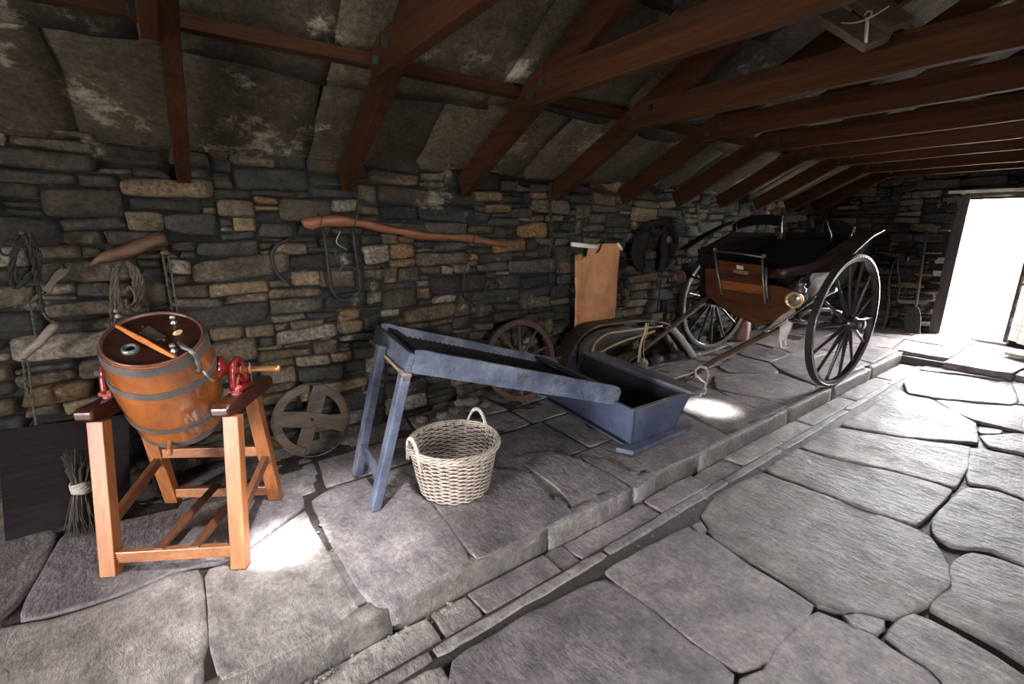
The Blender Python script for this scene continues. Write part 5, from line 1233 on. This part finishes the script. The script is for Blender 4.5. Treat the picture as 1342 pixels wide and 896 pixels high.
# lamps
for (u, v, b_, a_, s_) in ((1041, 393, -.56, .60, 1), (892, 362, .72, .62, .85)):
    p = KA(u, v, a_); ax_ = (fK * .97 - nK * .15 - Zc * .1).normalized()
    l = MB().lathe([(.0, -.17), (.036, -.17), (.05, -.13), (.062, -.05), (.064, 0), (.058, .01)], p, ax_, 20).build('lamp', M_cdark, ct)
    MB().lathe([(.044, .006), (.050, .016), (.066, .018), (.074, .008), (.070, -.008), (.058, -.004)], p, ax_, 28).build('lens_ring', simple('brass_ring', (.5, .36, .20), .3, .7) if s_ == 1 else simple('dull_copper', (.14, .07, .05), .4, .6), l)
    MB().lathe([(.001, .012), (.03, .009), (.046, .003)], p, ax_, 24).build('lens', simple('amber_lens', (.10, .07, .05), .08, 0, bmp=0, coat=1) if s_ == 1 else simple('dim_lens', (.07, .05, .045), .1), l)
    MB().lathe([(.045, 0), (.048, .03), (.03, .045), (.03, .06), (.042, .07), (.0, .085)], p - ax_ * .08 + Zc * .05, Zc, 16).tube([p - ax_ * .08 + Zc * .14 + ax_ * .04, p - ax_ * .08 + Zc * .17, p - ax_ * .12 + Zc * .14], .006, 6).build('chimney', M_ciron if s_ == 1 else M_cdark, l)
    q = p - ax_ * .09; tgt = K(.45, -.44 if s_ == 1 else .44, q.z - .05); MB().tube([q, tgt], .012, 6).tube([q, q - Zc * .17], .014, 6).build('bracket', M_cdark, l)
# shafts
W_sh = wood('shaft_wood', (.035, .018, .012), (.13, .075, .05), 'X', .35, coat=.4)
tipn = KB(898, 501, -.34)
P = bez([tipn, KB(930, 476, -.34), KB(970, 455, -.34), KB(1012, 433, -.36), KB(1030, 420, -.42), K(.25, -.45, .83), K(-.3, -.45, .96)], 6); n = len(P)
MB().tube(P, [.017 + .012 * min(1, k / (n * .5)) for k in range(n)], 10).build('shaft', W_sh, ct, label='nearer cart shaft')
P = bez([KB(822, 474.5, .36), KB(868, 438.5, .36), KB(905, 409, .38), KB(929, 390, .40), K(.25, .42, .90), K(-.3, .42, 1.0)], 6); n = len(P)
MB().tube(P, [.016 + .013 * min(1, k / (n * .5)) for k in range(n)], 10).build('shaft', W_sh, ct, label='farther cart shaft')
MB().bar(KB(1024, 420, -.40), KB(929, 385, .38), .035, .045).build('cross_bar', W_sh, ct, .004)
# harness ring and white cord on the near shaft tip
c = KB(921, 487, -.36); rg = []
for k in range(24): t = 2 * PI * k / 24; rg.append(c + Zc * (.055 * math.sin(t)) + fK * (-.03 * math.cos(t)) + nK * (-.02 * math.cos(t)))
mb = MB(); mb.tube([KB(u, v, -.36) for u, v in ((912, 494), (911, 485), (917, 480), (925, 482), (928, 491), (925, 503))], .011, 8); mb.build('shaft_loop', simple('pale_hide_loop', (.42, .36, .32), .6), ct)
mb = MB(); rope(mb, [KB(u, v, -.37) for u, v in ((914, 492), (919, 498), (925, 503), (921, 512), (917, 520))], .006, False); rope(mb, [KB(u, v, -.38) for u, v in ((924, 503), (925, 512), (922, 517))], .005, False); mb.build('cord', simple('white_cord', (.7, .66, .6), .8), ct)
# step iron under the near front corner
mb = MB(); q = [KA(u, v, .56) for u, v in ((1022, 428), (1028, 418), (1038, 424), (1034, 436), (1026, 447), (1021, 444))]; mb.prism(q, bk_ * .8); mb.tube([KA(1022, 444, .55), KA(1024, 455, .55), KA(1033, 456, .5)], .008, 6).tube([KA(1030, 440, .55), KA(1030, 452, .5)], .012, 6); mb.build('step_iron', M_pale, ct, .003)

# ------------------------------------------------------------------ bent wood sledge frame on the floor by the wall
W_bent = wood('bent_wood', (.025, .017, .013), (.085, .056, .04), 'X', .6)
W_tan = wood('tan_rod', (.24, .15, .085), (.46, .32, .2), 'X', .5)
W_side = wood('brown_shell', (.014, .011, .009), (.045, .034, .028), 'X', .7)
sg = thing('bent_wood_frame', 'arched brown bent wood frame lying on the floor behind the trough, tied with straw', 'bent wood frame', (3.5, 2.8, ZP))
y0_, y1_ = 2.73, 2.93
def arch(y, pts): return bez([hy(u, v, y) for u, v in pts], 5)
top_pts = [(742, 487), (748, 470), (760, 447), (780, 431), (810, 425), (845, 422), (878, 427), (893, 440), (908, 460), (917, 474)]
A_ = arch(y0_, top_pts); floorz = ZP + .012
A_ = [Vector((p.x, p.y, max(p.z, floorz))) for p in A_]
B_ = [Vector((p.x + .02, y1_, p.z * .97 + .01)) for p in A_]
MB().slab(A_, B_, (0, 0, .022), True).build('top_board', W_bent, sg, .004)
n = len(A_)
in_ = arch(y0_, [(776, 462), (781, 448), (796, 437), (815, 434), (845, 430), (868, 427)])
MB().tube(in_, .010, 8).build('bent_rod', W_tan, sg)
MB().tube(arch(y0_ - .03, [(786, 462), (800, 454), (825, 444), (858, 434)]), .011, 8).build('bent_rod', W_tan, sg)
sh_t = arch(y0_ + .06, [(760, 450), (780, 434), (812, 428), (850, 426), (870, 428)]); sh_b = arch(y0_ + .06, [(758, 478), (778, 462), (806, 452), (842, 441), (872, 434)])
MB().slab(sh_t, sh_b, (0, .02, 0), True).build('side_shell', W_side, sg)
leg_o = arch(y0_ - .02, [(880, 425), (893, 437), (906, 455), (917, 473)]); leg_i = [p + Vector((-.10, 0, -.02)) for p in leg_o]
leg_o = [Vector((p.x, p.y, max(p.z, ZP + .004))) for p in leg_o]; leg_i = [Vector((p.x, p.y, max(p.z, ZP + .004))) for p in leg_i]
MB().slab(leg_o, leg_i, (0, .05, 0), True).build('leg', W_bent, sg, .004)
lo = [p + Vector((.10, .30, 0)) for p in leg_o]; li = [p + Vector((.10, .30, 0)) for p in leg_i]; MB().slab(lo, li, (0, .04, 0), True).build('leg', W_bent, sg, .004)
mb = MB(); rnd = random.Random(4)
for k in range(7):
    e = rnd.uniform(-2, 2); mb.tube(bez([hy(848 + e, 423, y0_ - .04), hy(846 + e, 436, y0_ - .06), hy(841 + e * 1.5, 452, y0_ - .06), hy(840 + e * 2.5, 474, y0_ - .04)], 4), .0045, 5)
mb.build('straw_tie', simple('straw', (.42, .30, .17), .8), sg)
bx_ = MB(); 
for k, (u, v) in enumerate(((806, 470), (850, 455), (866, 452))): pass
for k, (u, v, s_) in enumerate(((858, 456, 1.0), (874, 450, .9), (800, 468, 1.1), (818, 462, .8), (885, 462, .7))):
    mb = MB(); mb.ellipsoid((0, 0, 0), (.09 * s_, .06 * s_, .05 * s_), n=22, m=16, jit=.42, seed=60 + k * 5); p = Vector(([3.72, 4.00, 2.98, 3.26, 4.27][k], [2.84, 2.86, 2.83, 2.86, 2.84][k], ZP + .04 * s_)); mb.v = [q + p for q in mb.v]
    o = mb.build('rubble_stone', M_rub, None)
    tag(o, ['grey rubble stone under the arch of the bent wood frame', 'rubble stone under the arch, right beside the curved leg', 'largest rubble stone at the left under the bent wood frame', 'small rubble stone between the bent rods and the trough', 'small rubble stone at the far side of the curved leg'][k], 'stone', 'rubble stones under the bent frame')
jr = MB().lathe([(.0, .001), (.075, .001), (.085, .02), (.09, .13), (.085, .22), (.07, .26), (.06, .262), (.055, .25), (.0, .24)], (5.75, 2.86, ZP), (0, 0, 1), 28); o = jr.build('stoneware_jar', simple('pinkish_stoneware', (.42, .24, .21), .5, var=.2)); tag(o, 'pinkish stoneware jar on the floor behind the far cart wheel', 'jar')
# ------------------------------------------------------------------ daylight
wd = bpy.data.worlds.new('sky'); scene.world = wd; wd.use_nodes = True
nt = wd.node_tree; bg = nt.nodes['Background']; bg.inputs[0].default_value = (1.0, .985, .985, 1); bg.inputs[1].default_value = 20.0
tc = nt.nodes.new('ShaderNodeTexCoord'); dp_ = nt.nodes.new('ShaderNodeVectorMath'); dp_.operation = 'DOT_PRODUCT'; dp_.inputs[1].default_value = Vector((1, -.1, .22)).normalized()
nt.links.new(tc.outputs['Generated'], dp_.inputs[0])
mr = nt.nodes.new('ShaderNodeMapRange'); mr.inputs[1].default_value = .35; mr.inputs[2].default_value = 1.0; mr.inputs[3].default_value = 44.0; mr.inputs[4].default_value = 66.0; nt.links.new(dp_.outputs['Value'], mr.inputs[0]); nt.links.new(mr.outputs[0], bg.inputs[1])      # hazy sky, brightest on the door side
def opening(name, c, size, rot, energy):
    l = bpy.data.lights.new(name, 'AREA'); l.shape = 'RECTANGLE'; l.size, l.size_y = size; l.energy = energy
    l.cycles.is_portal = True
    o = bpy.data.objects.new(name, l); COL.objects.link(o); o.location = c; o.rotation_euler = rot; return o
opening('far_doorway_daylight', (XR + .3, 1.15, 1.05), (1.8, .8), (0, PI / 2, 0), 10)
for a, b, c, d_ in FRONT_OPEN: opening('front_opening_daylight', ((a + b) / 2, YF - .3, (c + d_) / 2), (b - a, d_ - c), (PI / 2, 0, 0), 10)
opening('side_doorway_daylight', (XL - .3, sum(LEFT_OPEN[:2]) / 2, sum(LEFT_OPEN[2:]) / 2), (LEFT_OPEN[3] - LEFT_OPEN[2], LEFT_OPEN[1] - LEFT_OPEN[0]), (0, -PI / 2, 0), 10)
for a, b in SKY:
    ym = sum(SKY_Y) / 2; opening('roof_opening_daylight', ((a + b) / 2, ym, z_roof(ym if ym > RIDGE else 2 * RIDGE - ym) + .3), (b - a, SKY_Y[1] - SKY_Y[0]), (math.atan(.52), 0, 0), 10)
def spot(name, loc, aim, energy, ang, blend, rad=.05, col=(1, 1, 1)):
    l = bpy.data.lights.new(name, 'SPOT'); l.energy = energy; l.spot_size = math.radians(ang); l.spot_blend = blend; l.shadow_soft_size = rad; l.color = col
    o = bpy.data.objects.new(name, l); COL.objects.link(o); o.location = loc
    o.rotation_euler = (Vector(aim) - Vector(loc)).to_track_quat('-Z', 'Y').to_euler(); return o
spot('added_patch_spot', (.42, 1.25, 2.50), (.22, 2.05, .12), 1500, 9.5, .9)  # unseen spots added under the roof, standing in for light through slab gaps
spot('added_patch_spot', (.42, 1.20, 2.50), (.30, 1.98, .12), 230, 36, 1.0)
spot('added_patch_spot', (3.5, 1.35, 2.50), (3.27, 1.80, .12), 900, 12, 1.0)
scene.view_settings.view_transform = 'Standard'; scene.view_settings.look = 'None'; scene.view_settings.gamma = 1; scene.view_settings.use_curve_mapping = False
scene.view_settings.exposure = .95
